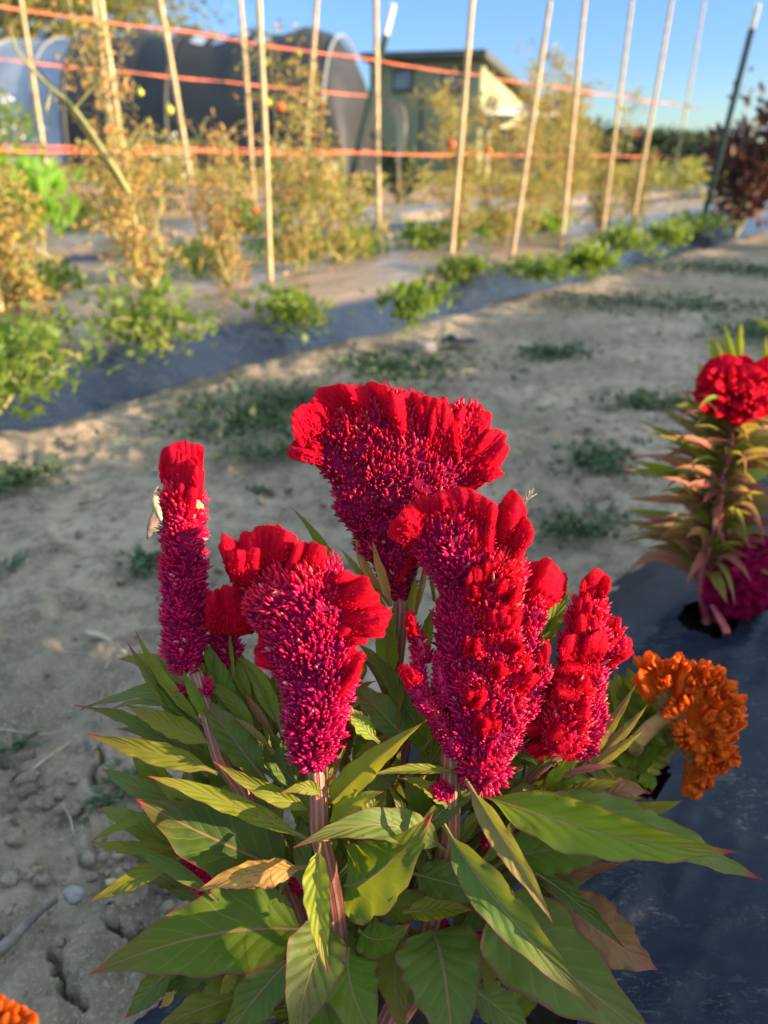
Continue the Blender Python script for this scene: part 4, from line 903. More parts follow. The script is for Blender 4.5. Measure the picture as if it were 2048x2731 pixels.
for i, (x, y, s_, a) in enumerate(spots):
    for j in range(2):
        a2 = math.radians(a+rg.uniform(-50, 50)); xx, yy = x+rg.uniform(-25, 25), y+rg.uniform(-25, 25); s2 = s_*rg.uniform(.8, 1.25); ux, uy = math.cos(a2), -math.sin(a2); vx, vy = -uy, ux
        b0 = [(xx+vx*k_*s2*.45, yy+vy*k_*s2*.45) for k_ in (-1, 0, 1)]; r0 = [(xx+ux*s2*q_+vx*k_*s2*.8, yy+uy*s2*q_+vy*k_*s2*.8) for k_, q_ in ((-1, .45), (-.4, .8), (.4, .8), (1, .4))]
        crest(oc, 6, b0, r0, d4-.008-.005*rg.random(), d4-.012-.006*rg.random(), nr=4.5, amp=.0055, thk=.0017, bulge=.003, scal=.4, ext=0, seed=700+i*2+j, mat='orange', hair=.0006, n=44, hd=.4)
OL = [((900,620),(800,420),(690,230),170,'lime'),((960,600),(860,400),(740,210),200,'lime'),((980,560),(900,380),(830,160),150,'lime'),((1000,560),(950,430),(900,310),120,'green'),((960,640),(820,560),(720,420),180,'green'),
  ((900,700),(780,640),(700,520),170,'green'),((1050,600),(980,480),(940,380),120,'lime'),((1080,620),(1010,540),(960,440),110,'lime'),((960,680),(1040,640),(1120,700),120,'green'),((930,720),(1000,750),(1070,745),70,'green'),((850,720),(930,690),(1060,560),120,'green'),
  ((900,800),(820,860),(980,915),110,'lime'),((880,780),(700,810),(560,790),150,'green'),((880,860),(950,850),(975,910),90,'lime'),((1060,560),(1100,620),(1060,680),90,'green'),((900,660),(800,700),(690,720),140,'green'),((860,640),(740,620),(640,560),140,'green'),((850,700),(720,720),(600,720),120,'lime')]
for i, (a, m_, b, w, tone) in enumerate(OL+[((a_[0]+12, a_[1]-8), (m2[0]-25, m2[1]+30), (b_[0]-35, b_[1]+55), w_, 'lime') for a_, m2, b_, w_, t_ in OL[:12]]): pleaf(op, 6, a, m_, b, w*1.35, 'lime' if i % 4 else 'yellow', d4+.02, d4+.02, seed=420+i, nvn=16, roll=rng.uniform(-.3, .3), ovate=i % 2 == 0)

# orange bloom reaching in at the lower left corner
b5 = G(-260, 2950, .05)
lp = thing('celosia_plant', b5, 'bright orange ruffled bloom poking in at the bottom left corner', 'flowering plant')
stem(lp, [b5, P(-160, 3000, .32), P(-30, 2900, .275)], .004, .0035)
c5 = P(-15, 2775, .268); oh = lumpy(lp, c5, (.0125, .010, .0115), .5, 91, 'orange', 'flower_head', hair=.0009, freq=110, cnt=5000)
for i, (x, y, a) in enumerate([(15,2700,80),(60,2725,40),(-10,2690,110),(45,2750,60),(-50,2710,120),(20,2740,90)]):
    ar = math.radians(a); ux, uy = math.cos(ar), -math.sin(ar); vx, vy = -uy, ux; s_ = 40
    crest(oh, 'p', [(x+vx*k_*s_*.5, y+vy*k_*s_*.5) for k_ in (-1, 0, 1)], [(x+ux*s_*q_+vx*k_*s_*.8, y+uy*s_*q_+vy*k_*s_*.8) for k_, q_ in ((-1, .6), (0, .95), (1, .6))], .262, .259, nr=2.5, amp=.0015, thk=.0015, bulge=.002, seed=910+i, mat='orange', hair=.0007, n=30)
leaf(lp, P(-60, 2850, .41), P(-160, 2780, .42), P(-260, 2760, .43), .02, 'green', seed=930)
leaf(lp, P(-90, 2880, .41), P(-40, 2950, .40), P(60, 3000, .39), .02, 'green', seed=931)

# ------------------------------------------------------------------ insects and wisps
def moth():
    c = P(408, 1340, .408); r = thing('moth', c, 'pale brown moth clinging to the left side of the tall slim spike', 'moth')
    m = MB(); pts = catmull(np.array([P(412,1322,.405), P(415,1345,.405), P(424,1370,.405), P(432,1395,.406)]), 10); m.tube(pts, np.array([.0010,.0022,.0025,.0024,.0023,.0022,.002,.0017,.0012,.0006]), 8)
    rg = np.random.default_rng(3); p = pts[rg.integers(0, 6, 260)]; D = norm(rg.normal(0, 1, p.shape)); X, Y = frames(D); m.inst(HA_V, HA_F, p+D*.0016, X, Y, D, np.tile([.0002,.0002,.0016], (260, 1))); m.build('body', M['mothbody'], r)
    for k, (tipx, tipy, dd) in enumerate(((392,1440,.401),(420,1425,.409))):
        m = MB(); a = P(418,1345,.403+.003*k); b = P(tipx, tipy, dd); s = P(tipx+22, tipy-22, dd+.002); s2 = P(436, 1398, .406)
        t = np.linspace(0, 1, 10); e1 = bez(a, (a+b)/2+(P(400,1390,.40)-P(410,1390,.40)), b, t); e2 = bez(a, s2, s, t); u = np.linspace(0, 1, 5)
        V = e1[:, None]*(1-u[None, :, None]) + e2[:, None]*u[None, :, None]; V2 = V+norm(CAM-a)*-.0003
        m.grid(np.concatenate([V, V2[:, ::-1]], 1), closed=True); m.build('wing', M['wing'], r)
    m = MB(); m.tube([P(412,1324,.405), P(416,1305,.404), P(423,1296,.405)], .00018, 4); m.tube([P(414,1324,.406), P(424,1312,.406), P(432,1310,.407)], .00018, 4); m.build('antenna', M['mothbody'], r)
moth()
def spider():
    c = P(527, 1346, .409); r = thing('crab_spider', c, 'tiny pale yellow spider on the right side of the tall slim spike', 'spider')
    m = MB(); th = np.linspace(.05, 3.09, 8); ph = np.linspace(0, 6.28, 12, endpoint=False); T_, H_ = np.meshgrid(th, ph, indexing='ij')
    V = np.stack([.0021*np.sin(T_)*np.cos(H_), .0018*np.sin(T_)*np.sin(H_), .0030*np.cos(T_)], -1)+c; m.grid(V, closed=True); m.build('body', M['spider'], r)
    m = MB()
    for k in range(6):
        a = c+np.array([0, 0, -.001+.0006*k]); s = 1 if k % 2 else -1; m.tube([a, a+[.002*s, -.002, .001], a+[.0035*s, -.001, -.002]], .0002, 4)
    m.build('leg', M['spider'], r)
spider()
m = MB()
for k in range(9):
    a = P(1395+rng.uniform(-6, 6), 1345, .402); e = P(1395+rng.uniform(-25, 40), 1315+rng.uniform(-18, 16), .402+rng.uniform(-.004, .004)); mid = (a+e)/2+rng.normal(0, .001, 3); m.tube(bez(a, mid, e, np.linspace(0, 1, 6)), .00018, 4)
tag(m.build('dry_wisps', M['straw']), 'tuft of pale dry wisps caught on top of the right lobe of the large comb', 'dry wisps')

# ------------------------------------------------------------------ ground litter
def stick(pts, r, name, mat, label, cat, z=.012):
    q = np.array([G(*p, z) for p in pts]); m = MB(); q = catmull(q, 14); q[:, 2] += .003*vnoise(q*60, 3); m.tube(q, np.linspace(r, r*.7, 14)*(1+.2*vnoise(q*200, 5)), 8)
    return tag(m.build(name, M[mat]), label, cat)
stick([C('g',-60,1390), C('g',80,1270), C('g',170,1180), C('g',245,1125)], .0048, 'stick', 'wood', 'grey weathered stick lying on soil at the lower left', 'stick', .019)
stick([C('p',230,1692), C('p',280,1702), C('p',335,1745)], .0045, 'straw', 'straw', 'pale curved dry stem on the soil left of the tall spike', 'straw')
stick([C('p',60,2070), C('p',170,1990), C('p',280,1940)], .0016, 'straw', 'straw', 'thin straight straw on the soil left of the leaves', 'straw')
stick([C('p',0,1945), C('p',90,1955), C('p',180,1948)], .001, 'straw', 'straw', 'very thin pale straw crossing the soil at the left edge', 'straw')
def pebble(px, py, r, label, mat='stone', sq=(1, .8, .6), seed=0, name='stone', cat='stone'):
    c = G(px, py, .012)+[0, 0, r*sq[2]*.2]; th, ph = np.meshgrid(np.linspace(.05, 3.09, 14), np.linspace(0, 6.28, 20, endpoint=False), indexing='ij')
    D = np.stack([np.sin(th)*np.cos(ph), np.sin(th)*np.sin(ph), np.cos(th)], -1); V = D*r*np.array(sq); V = V*(1+.22*fbm(D*1.6+seed, 3, seed))[..., None]+c
    m = MB(); m.grid(V, closed=True); return tag(m.build(name, M[mat]), label, cat)
pebble(*C('g',320,1115), .0095, 'rounded grey stone on soil beside the end of the stick', seed=1)
pebble(915*DS, 757*DS, .045, 'dull reddish clod on the path behind the tall fan bloom', 'stone', seed=2)
pebble(*C('g',480,1060), .005, 'small orange-brown pebble under the folded leaf tip', 'bamboo', seed=3)
# scrap of film
m = MB(); a = G(955*DS, 742*DS, .015); b_ = G(1035*DS, 748*DS, .012); t = np.linspace(0, 1, 20); u = np.linspace(-1, 1, 8); L_ = a+(b_-a)*t[:, None]
V = L_[:, None]+np.array([.3, .95, 0])*(u[None, :, None]*(.05*(1-t)**.5+.008)[:, None, None]); V[..., 2] += .012+.03*np.abs(vnoise(V*25, 6))*(1-t[:, None]*.6)
m.grid(V); tag(m.build('film_scrap', M['plastic']), 'crumpled scrap of black film lying on the path behind the fan bloom', 'plastic scrap')
# small clods on the near soil
m = MB(); cnt = 2600; th0 = np.array([(np.sin(a)*np.cos(b), np.sin(a)*np.sin(b), np.cos(a)) for a in (.6, 1.57, 2.5) for b in np.arange(0, 6.2, 1.2566)]+[(0, 0, 1.), (0, 0, -1.)])
th0 = th0*(1+.25*rng.normal(0, 1, (17, 1)))
F4 = [(l*5+i, l*5+(i+1) % 5, (l+1)*5+(i+1) % 5, (l+1)*5+i) for l in range(2) for i in range(5)]; F3 = [(i, (i+1) % 5, 15) for i in range(5)]+[(10+i, 10+(i+1) % 5, 16) for i in range(5)]
for k in range(60):
    gx, gy = rng.uniform(0, 620), rng.uniform(2040, 2420); c = G(gx, gy, .008); r_ = min(.0095, .002+rng.exponential(.0028))
    if -.777*c[0]+.63*c[1] < .40: continue
    th, ph = np.meshgrid(np.linspace(.05, 3.09, 9), np.linspace(0, 6.28, 12, endpoint=False), indexing='ij'); Dk = np.stack([np.sin(th)*np.cos(ph), np.sin(th)*np.sin(ph), np.cos(th)], -1)
    m.grid(c+Dk*r_*[1.2, 1, .7]*(1+.4*fbm(Dk*1.9+k, 3, k))[..., None], closed=True)
tt_ = rng.uniform(-.4, 2.6, cnt); nn_ = rng.uniform(.41, 1.6, cnt); nn_ = np.where(rng.random(cnt) < .5, .41+np.abs(rng.normal(0, .16, cnt)), nn_)
pp = nn_[:, None]*BN+tt_[:, None]*BT; pos = np.concatenate([pp, np.full((cnt, 1), .008)], 1); X = norm(rng.normal(0, 1, (cnt, 3))); D = norm(np.cross(X, rng.normal(0, 1, (cnt, 3)))); Y = np.cross(D, X)
s_ = rng.exponential(.0022, cnt)[:, None]+.0012; s_ = np.minimum(s_, .010); m.inst(th0, [np.array(F4), np.array(F3)], pos, X, Y, D, s_*rng.uniform(.7, 1.2, (cnt, 3)))
tag(m.build('soil_crumbs', M['soil']), 'loose crumbs of dry soil scattered beside the black film', 'soil crumbs', kind='stuff')

m = MB()
for k in range(240):
    t_ = rng.uniform(-.3, 4.5); n_ = rng.uniform(.42, 1.7); L = rng.uniform(.008, .05); a_ = rng.uniform(0, 3.14); c = np.array([*NT(n_, t_), .016]); dv = np.array([math.cos(a_), math.sin(a_), rng.uniform(-.1, .15)])*L/2
    m.tube([c-dv, c+rng.normal(0, .05, 3)*L*[1, 1, .3], c+dv], rng.uniform(.0005, .0013), 4)
tag(m.build('plant_litter', M['straw']), 'bits of straw and dry stalk scattered over the path', 'litter', kind='stuff')

# ------------------------------------------------------------------ leaf clusters for the blurred plants
def lobed():
    v = [(0, 0, 0)]; 
    for a, r in ((-75, .45), (-50, .30), (-38, .72), (-18, .42), (0, 1.0), (18, .42), (38, .72), (50, .30), (75, .45)):
        v.append((math.sin(math.radians(a))*r, math.cos(math.radians(a))*r, .12*(r-.4)))
    return np.array(v), [np.array([(0, i+1, i) for i in range(1, 9)])]
LB_V, LB_F = lobed()
OV_V = np.array([(0, 0, 0), (.28, .3, .06), (.2, .7, .04), (0, 1., -.05), (-.2, .7, .04), (-.28, .3, .06)]); OV_F = [np.array([(0, 1, 2, 3), (0, 3, 4, 5)])]
CU_V = np.array([(0, 0, 0), (.2, .25, .1), (.14, .6, .32), (0, .85, .62), (-.14, .6, .30), (-.2, .25, .1), (.0, .45, -.02)]); CU_F = [np.array([(0, 1, 6), (1, 2, 6), (2, 3, 6), (3, 4, 6), (4, 5, 6), (5, 0, 6)])]
def scatter(m, tv, tf, p, D, size, rg):
    """leaves at p pointing along D"""
    n = len(p); Y = norm(D); r = norm(rg.normal(0, 1, (n, 3))+np.array([0, 0, 1.2])); X = norm(np.cross(Y, r)); N_ = np.cross(X, Y)
    s = size*rg.uniform(.6, 1.25, (n, 1)); m.inst(tv, tf, p, X, Y, N_, np.repeat(s, 3, 1))

def low_plant(pos, R, hgt, mat, label, seed, size=.03, n=260, tv=None, name='low_plant', group=None, cat='plant', flat=False):
    rg = np.random.default_rng(seed); r = thing(name, pos, label, cat, group); ms = MB(); ml = MB(); pos = np.array(pos)
    k = 9 if not flat else 13; arms = []; asp = rg.uniform(.45, 1.0); th0_ = rg.uniform(-.5, .7)
    for i in range(k):
        a = rg.uniform(0, 6.28); r_ = R*rg.uniform(.5, 1.05)*(1 if not flat else rg.uniform(.5, 1.5)); ex_, ey_ = math.cos(a)*r_, math.sin(a)*r_*(asp if flat else 1); e = pos+np.array([ex_*math.cos(th0_)-ey_*math.sin(th0_), ex_*math.sin(th0_)+ey_*math.cos(th0_), hgt*rg.uniform(.25, .8)])
        mid = (pos+e)/2+[0, 0, hgt*rg.uniform(.2, .6)]; q = bez(pos, mid, e, np.linspace(0, 1, 8)); arms.append(q); ms.tube(q, np.linspace(.003, .0014, 8)*(.6 if flat else 1), 5)
    arms = np.array(arms); ai = rg.integers(0, k, n); aj = np.clip((rg.beta(1.7, 1.2, n)*7), 0, 6.99); i0 = aj.astype(int); fr = (aj-i0)[:, None]
    p = arms[ai, i0]*(1-fr)+arms[ai, i0+1]*fr + rg.normal(0, 1, (n, 3))*np.array([R*.24, R*.24, hgt*.22]); p[:, 2] = np.maximum(p[:, 2], pos[2]-.03*(not flat)+.004)
    D = norm(p-pos+rg.normal(0, .45*R, (n, 3))+[0, 0, .10*R if flat else .3*R]); scatter(ml, tv if tv is not None else LB_V, LB_F if tv is None else OV_F, p, D, size, rg)
    ms.build('stem', M['tom_stem'] if not flat else M['weed'], r); ml.build('foliage', M[mat], r, smooth=False); return r

LOW = [(10,880,.24,.20,'bedgreen','leafy green plant spilling over the film at the left edge'),
 (60,790,.20,.17,'bedgreen','upper leafy plant just above the one at the left edge'),
 (100,650,.22,.17,'bedgreen','leafy plant on the film below the bright green lettuce clump'),
 (365,760,.21,.20,'bedgreen','bushy yellow-green plant below the thick dry tomato vine, on the film shoulder'),
 (660,705,.18,.13,'bedgreen','dark leafy plant on the film left of the central stake foot'),
 (885,700,.16,.15,'bedgreen','dark leafy plant spilling down the film just above the tall fan bloom'),
 (1005,605,.15,.11,'bedgreen','low leafy plant in front of the second stake right of centre'),
 (1160,605,.19,.12,'bedgreen','low leafy plant on the film edge before the stake whose top shows'),
 (1255,590,.17,.13,'bedgreen','leafy plant on the film edge before the third stake right of centre'),
 (1345,550,.22,.17,'bedgreen','wide leafy plant where the film starts to shine blue'),
 (1440,530,.20,.15,'bedgreen','leafy plant on the shining film below the right stakes'),
 (640,575,.24,.20,'bedgreen','leafy plant behind the stake left of centre'),
 (775,565,.22,.18,'bedgreen','leafy plant just left of the central stake foot'),
 (925,555,.22,.22,'bedgreen','leafy plant between the central stake and the next to the right'),
 (430,605,.24,.22,'bedgreen','green plant at the foot of the thick dry tomato vine'),
 (1065,525,.25,.24,'bright','bright green plant between two stakes right of centre'),
 (1180,515,.22,.22,'bright','bright green plant behind the stake whose top shows'),
 (1500,505,.35,.16,'bedgreen','low green plant near the foot of the leaning steel post'),
 (160,1000,.0,.0,'',''),]
for i, (x, y, R, h, mt, lb) in enumerate(LOW):
    if R: low_plant(G(x*DS, y*DS, .10), R*.80, h*.72, mt, lb, 900+i, size=.034 if y > 600 else .045, n=int(430 if y > 560 else 360), group='leafy plants on the tomato bed')
low_plant(G(95*DS, 545*DS, .12), .22, .42, 'bright', 'tall bright lime green lettuce-like clump at left in the second row', 950, size=.10, n=240, tv=OV_V, group=None)
low_plant(G(180*DS, 500*DS, .12), .25, .2, 'bedgreen', 'green plant right of the lime green clump in the second row', 951, size=.07, n=200)
low_plant(G(560*DS, 520*DS, .12), .3, .2, 'bedgreen', 'green plant in the second row left of centre', 952, size=.07, n=200)
low_plant(G(700*DS, 490*DS, .12), .35, .25, 'bedgreen', 'green plant in the second row behind the central stake', 953, size=.08, n=200)
low_plant(G(300*DS, 480*DS, .12), .4, .25, 'darkleaf', 'dark plant in the second row behind the thick dry vine', 954, size=.08, n=200)
WD = [(545,905,.26,'large flat weed patch on the path left of the fan bloom'),(610,880,.20,'flat weed patch touching the left edge of the fan bloom'),(850,802,.26,'flat weed patch on the path directly above the fan bloom'),(1450,665,.42,'wide dark weed patch on the path at upper right'),
      (1600,585,.5,'weed patch by the right edge near the shining film'),(50,1040,.10,'small weed at the left edge beside the slim spike'),(1395,875,.10,'small weed left of the right-hand celosia'),(1290,1000,.10,'small weed right of the fan bloom'),
      (1265,1150,.08,'small weed right of the large comb'),(325,1225,.05,'tiny weed left of the slim spike'),(590,985,.07,'tiny weed just below the large weed patch'),(555,1068,.02,'single round weed leaf left of the fan bloom'),(1200,770,.12,'sparse weed in the middle of the path'),
      (235,1740,.018,'round weed leaves on the soil left of the big leaves'),(290,1690,.022,'small weed under the long curled leaf'),(45,1620,.018,'tiny weed at left among straws'),(1650,720,.25,'green weed at right edge above the right-hand celosia'),(20,1230,.03,'tiny weed at the left edge'),(1490,1250,.04,'small weed beside film edge near right-hand celosia')]
for i, (x, y, R, lb) in enumerate(WD):
    low_plant(G(x*DS, y*DS, .008), R*1.25, .028 if R > .15 else .015, 'weed', lb, 1000+i, size=.025 if R > .09 else (.018 if R > .03 else .012), n=int(40+1500*min(R, .5)) if R > .03 else 14, flat=True, name='weed', cat='weed', group='weeds on the soil path')

# ------------------------------------------------------------------ stakes, posts, twine
def stake(b, t2, ztop, r, label, i, z0=.12, tipcap=False):
    B = G(b[0]*DS, b[1]*DS, z0); T2 = PY(t2[0]*DS, t2[1]*DS, B[1]); dirv = (T2-B)/(T2-B)[2]; top = B+dirv*(ztop-B[2]); bot = B-dirv*.05
    n = 40; q = bot+(top-bot)*np.linspace(0, 1, n)[:, None]; q[:, :2] += .006*np.stack([vnoise(q*1.7+i*3, 5), vnoise(q*1.7+i*3, 9)], -1)
    rr = r*np.linspace(1.1, .85, n); 
    for k in range(3, n, 5): rr[k] *= 1.14
    m = MB(); m.tube(q, rr, 8); return tag(m.build('bamboo_stake', M['bamboo']), label, 'stake', 'bamboo stakes holding the tomato rows')
ST = [((5,692),(-8,600),1.7,.0095,'bamboo stake leaning out at the left edge, only its foot in view'),
 ((316,645),(215,0),1.8,.0135,'thick leaning bamboo stake inside the thick dry vine'),
 ((583,622),(561,0),1.8,.0105,'upright bamboo stake left of centre, foot behind the dark leafy plant'),
 ((819,548),(811,0),1.8,.0135,'bright upright bamboo stake exactly in the middle of the picture'),
 ((974,557),(1021,0),1.8,.0135,'bamboo stake crossing the green building'),
 ((1104,555),(1188,2),None,.0125,'bamboo stake crossing the pale awning, its top end just in view'),
 ((1210,542),(1265,0),1.8,.0120,'bamboo stake right of the pale awning'),
 ((1300,505),(1366,0),2.0,.0120,'bamboo stake with a tall green tomato sprig beside it'),
 ((1364,500),(1452,0),2.0,.0130,'bamboo stake second from the leaning post'),
 ((1445,450),(1522,0),2.3,.0120,'thin bamboo stake nearest the leaning steel post'),
 ((120,500),(45,0),2.2,.016,'back-row bamboo stake before the grey plastic roof'),
 ((285,562),(228,170),1.35,.0115,'short bamboo stake close behind the thick leaning one'),
 ((432,505),(345,0),2.2,.018,'back-row bamboo stake before the dark tunnel'),
 ((552,478),(520,0),2.2,.017,'thin back-row bamboo stake left of the upright one'),
 ((648,476),(686,0),2.2,.020,'back-row bamboo stake right of the upright one')]
for i, (b, t2, zt, r, lb) in enumerate(ST):
    if zt is None:
        B = G(b[0]*DS, b[1]*DS, .12); zt = PY(t2[0]*DS, t2[1]*DS, B[1])[2]
    stake(b, t2, zt, r, lb, i)
def tpost(b, t2, tip, label, z0=.12, w=.04):
    B = G(b[0]*DS, b[1]*DS, z0); top = PY(t2[0]*DS, t2[1]*DS, B[1]); tp = PY(tip[0]*DS, tip[1]*DS, B[1]); ax = norm(top-B)
    r = thing('steel_post', B, label, 'fence post', 'steel posts carrying the twine')
    X = norm(np.cross(ax, [0, 1, 0])); Y = np.cross(ax, X); fr = [X, Y, ax]
    for (a, c, mt, nm) in ((B-ax*.1, tp, 'post', 'shaft'), (tp, top, 'white', 'painted_tip')):
        m = MB(); L = np.linalg.norm(c-a); m.box((a+c)/2, w, .006, L, fr); m.box((a+c)/2+Y*w*.45, .006, w*.9, L, fr)
        if nm == 'shaft':
            for k in range(int(L/.055)): m.box(a+ax*(.1+k*.055)-Y*.006, .014, .008, .018, fr)
        m.build(nm, M[mt], r, smooth=False)
    return B, ax
PB1 = tpost((1515,492), (1638,8), (1624,62), 'dark green steel post with white tip leaning at the right end of the twine', w=.045)
PB2 = tpost((738,466), (849,8), (834,76), 'grey-green steel post with white tip behind the central stake', w=.06)
def along(n, z, t0, t1, sag=.01, k=60, ph=0, rr=.0022, twist=.005):
    t = np.linspace(t0, t1, k*6); s = np.linspace(0, 1, k*6); ps = []
    for j in (0, 1):
        a = t*70+j*math.pi+ph; q = np.stack([BN[0]*n+BT[0]*t, BN[1]*n+BT[1]*t, z-sag*np.sin(np.pi*((t*1.1) % 1))+0*t], -1); q[:, 2] += twist*.5*np.sin(a*.13+j*3.1); q[:, :2] += np.outer(np.cos(a*.17+j*3.1)*twist*.6, BN); ps.append(q)
    return ps
def twine(n, z, t0, t1, label, drift=0, ph=0):
    m = MB()
    for q in along(n, z, t0, t1, ph=ph):
        q[:, 2] += drift*np.linspace(0, 1, len(q)); m.tube(q, .0015 if n < 4 else .0028, 5)
    return tag(m.build('orange_twine', M['twine']), label, 'twine', 'orange twine runs along the tomato rows')
def n_of(B): return float(B[:2]@BN), float(B[:2]@BT)
pn, pt = n_of(PB1[0]+PB1[1]*.9); 
twine(2.33, .985, -1.2, 7.2, 'topmost orange twine running the whole width to the leaning post', .03)
twine(2.33, .632, -1.2, 7.2, 'lowest orange twine, level across the whole row', .01, 2)
twine(5.4, 1.20, .0, 6.45, 'middle orange twine ending at the post behind the central stake', 0, 1)
twine(5.4, .70, .0, 6.45, 'low back-row orange twine ending at the post behind the central stake', 0, 3)

# ------------------------------------------------------------------ tomato vines
def sph(m, c, r):
    th, ph = np.meshgrid(np.linspace(.05, 3.09, 9), np.linspace(0, 6.28, 12, endpoint=False), indexing='ij')
    m.grid(np.stack([np.sin(th)*np.cos(ph), np.sin(th)*np.sin(ph), np.cos(th)*.92], -1)*r+c, closed=True)
def tomato(n, t, hgt, spread, dry, seed, label, lm=1.0, fruits=(), z0=.12, sc=1.0, tall=0):
    rg = np.random.default_rng(seed); b = np.array([*NT(n, t), z0]); r = thing('tomato_plant', b, label, 'tomato plant', 'dried tomato vines along the twine')
    ms = MB(); md = MB(); mo = MB(); nodes = []
    for i in range(int(5*sc)+1):
        h = hgt*rg.uniform(.65, 1.0); ex = rg.normal(0, spread*.45); ey = rg.normal(0, .12); q = [b]; cur = b.copy(); st = 9
        for k in range(1, st+1): 
            cur = cur+np.array([BT[0]*ex/st+BN[0]*ey/st+rg.normal(0, .018), BT[1]*ex/st+BN[1]*ey/st+rg.normal(0, .018), h/st*(1.0 if k < st else .6)]); q.append(cur.copy())
        q = catmull(np.array(q), 26); ms.tube(q, np.linspace(.0065, .0022, 26)*sc**.3, 6); nodes.append(q)
    for i in range(tall):
        a = nodes[i % len(nodes)][-4]; e = a+np.array([rg.normal(0, .10), rg.normal(0, .1), rg.uniform(.2, .5)]); q = bez(a, (a+e)/2+rg.normal(0, .05, 3), e, np.linspace(0, 1, 14)); ms.tube(q, np.linspace(.0035, .0015, 14), 5); nodes.append(q)
    tips = []
    for q in nodes:
        for k in rg.integers(4, len(q), int(19*lm)):
            k = min(k, len(q)-1); p0 = q[k]; a = rg.uniform(0, 6.28); L = rg.uniform(.04, .14); dv = np.array([math.cos(a)*L, math.sin(a)*L, rg.uniform(-.10, .07)])
            br = bez(p0, p0+dv*.55+[0, 0, .03], p0+dv, np.linspace(0, 1, 7)); ms.tube(br, np.linspace(.0022, .0008, 7), 4)
            for tv, tf, mm, cnt, sz in ((CU_V, CU_F, md, int(rg.poisson(6*dry)), .030), (LB_V, LB_F, mo, int(rg.poisson(6*(1-dry))), .026)):
                if cnt: 
                    pp = br[rg.integers(2, 7, cnt)]+rg.normal(0, .018, (cnt, 3)); D = rg.normal(0, 1, (cnt, 3))+[0, 0, -.9 if mm is md else .1]; scatter(mm, tv, tf, pp, D, sz, rg)
    ms.build('stem', M['tom_stem'], r)
    if md.n: md.build('dry_foliage', M['dry'], r, smooth=False)
    if mo.n: mo.build('green_foliage', M['olive'], r, smooth=False)
    for (x, y, ripe, rad) in fruits:
        m = MB(); rr_ = ray(x*DS, y*DS); q = CAM+rr_*((n-.05)/(rr_[:2]@BN)); sph(m, q, rad); m.tube([q+[0, 0, rad*.9], q+[0, 0, rad*1.5]], .002, 4); m.build('tomato', M['tomato_red'] if ripe else M['tomato_green'], r)
    return r
tomato(2.35, .85, .52, .3, .6, 1, 'tangled yellowing tomato vine at the left edge', 1.7)
tomato(2.55, 1.15, .55, .22, .5, 2, 'half-dry tomato vine between the left edge and the thick dry vine', 1.5)
tomato(2.45, 1.62, .60, .15, .75, 3, 'thick dry tan tomato vine climbing the leaning stake', 1.2, [(366,238,False,.016),(303,200,False,.012)], sc=1.2, tall=3)
tomato(2.40, 1.95, .60, .10, .95, 4, 'tan crumpled tomato vine hanging just right of the thick dry one', .9)
tomato(2.42, 2.35, .64, .14, .55, 5, 'tomato vine on the stake left of centre with orange fruit', 1.1, [(606,231,True,.017),(580,222,False,.013),(645,115,False,.013),(553,455,True,.012)], tall=3)
tomato(2.50, 2.75, .52, .2, .5, 6, 'sparse tomato vine just left of the central stake', .9)
tomato(2.45, 3.75, .60, .16, .5, 7, 'tomato vine on the stake crossing the green building with red fruit', 1.4400000000000002, [(975,312,True,.022),(1055,325,True,.019)], tall=3)
tomato(2.40, 4.15, .62, .18, .5, 8, 'tomato vine on the stake whose top end shows', 1.6, [(1160,310,True,.02)], tall=4)
tomato(2.45, 4.55, .64, .2, .4, 9, 'green-gold tomato vine right of the pale awning', 1.6, tall=3)
tomato(2.50, 5.1, .72, .22, .4, 10, 'tall green-gold tomato vine reaching high beside its stake', 1.7600000000000002, [(1345,232,False,.02),(1377,290,True,.022)], tall=8, sc=1.2)
tomato(2.45, 5.7, .66, .22, .4, 11, 'golden tomato vine on the stake second from the post', 1.7600000000000002, tall=2)
tomato(2.40, 6.3, .64, .25, .4, 12, 'golden tomato vine close before the leaning post', 1.7600000000000002)
tomato(5.4, 2.5, .68, .35, .5, 13, 'back-row tomato vine at far left', .9, sc=1.2)
tomato(5.4, 3.6, .68, .35, .5, 14, 'back-row tomato vine before the dark tunnel mouth', .9, sc=1.2)
tomato(5.4, 4.6, .62, .35, .6, 15, 'back-row tomato vine left of the upright stake', .9, sc=1.2)
tomato(5.4, 5.5, .64, .3, .5, 16, 'back-row tomato vine beside the post behind the central stake', .9, sc=1.1)
# long arching green shoot at the left
q = [PY(x*DS, y*DS, 2.1) for x, y in ((20,60),(40,115),(110,190),(160,235),(235,345),(280,420))]; m = MB(); m.tube(catmull(np.array(q), 30), np.linspace(.003, .008, 30), 7)
for (a, b_) in (((160,235),(215,170)),((110,190),(100,240)),((235,345),(300,300))): m.tube([PY(a[0]*DS, a[1]*DS, 2.1), PY((a[0]+b_[0])/2*DS, (a[1]+b_[1])/2*DS+3, 2.08), PY(b_[0]*DS, b_[1]*DS, 2.05)], .003, 5)
tag(m.build('tomato_shoot', M['tom_stem']), 'bare arching yellow-green shoot crossing the upper left corner', 'shoot')

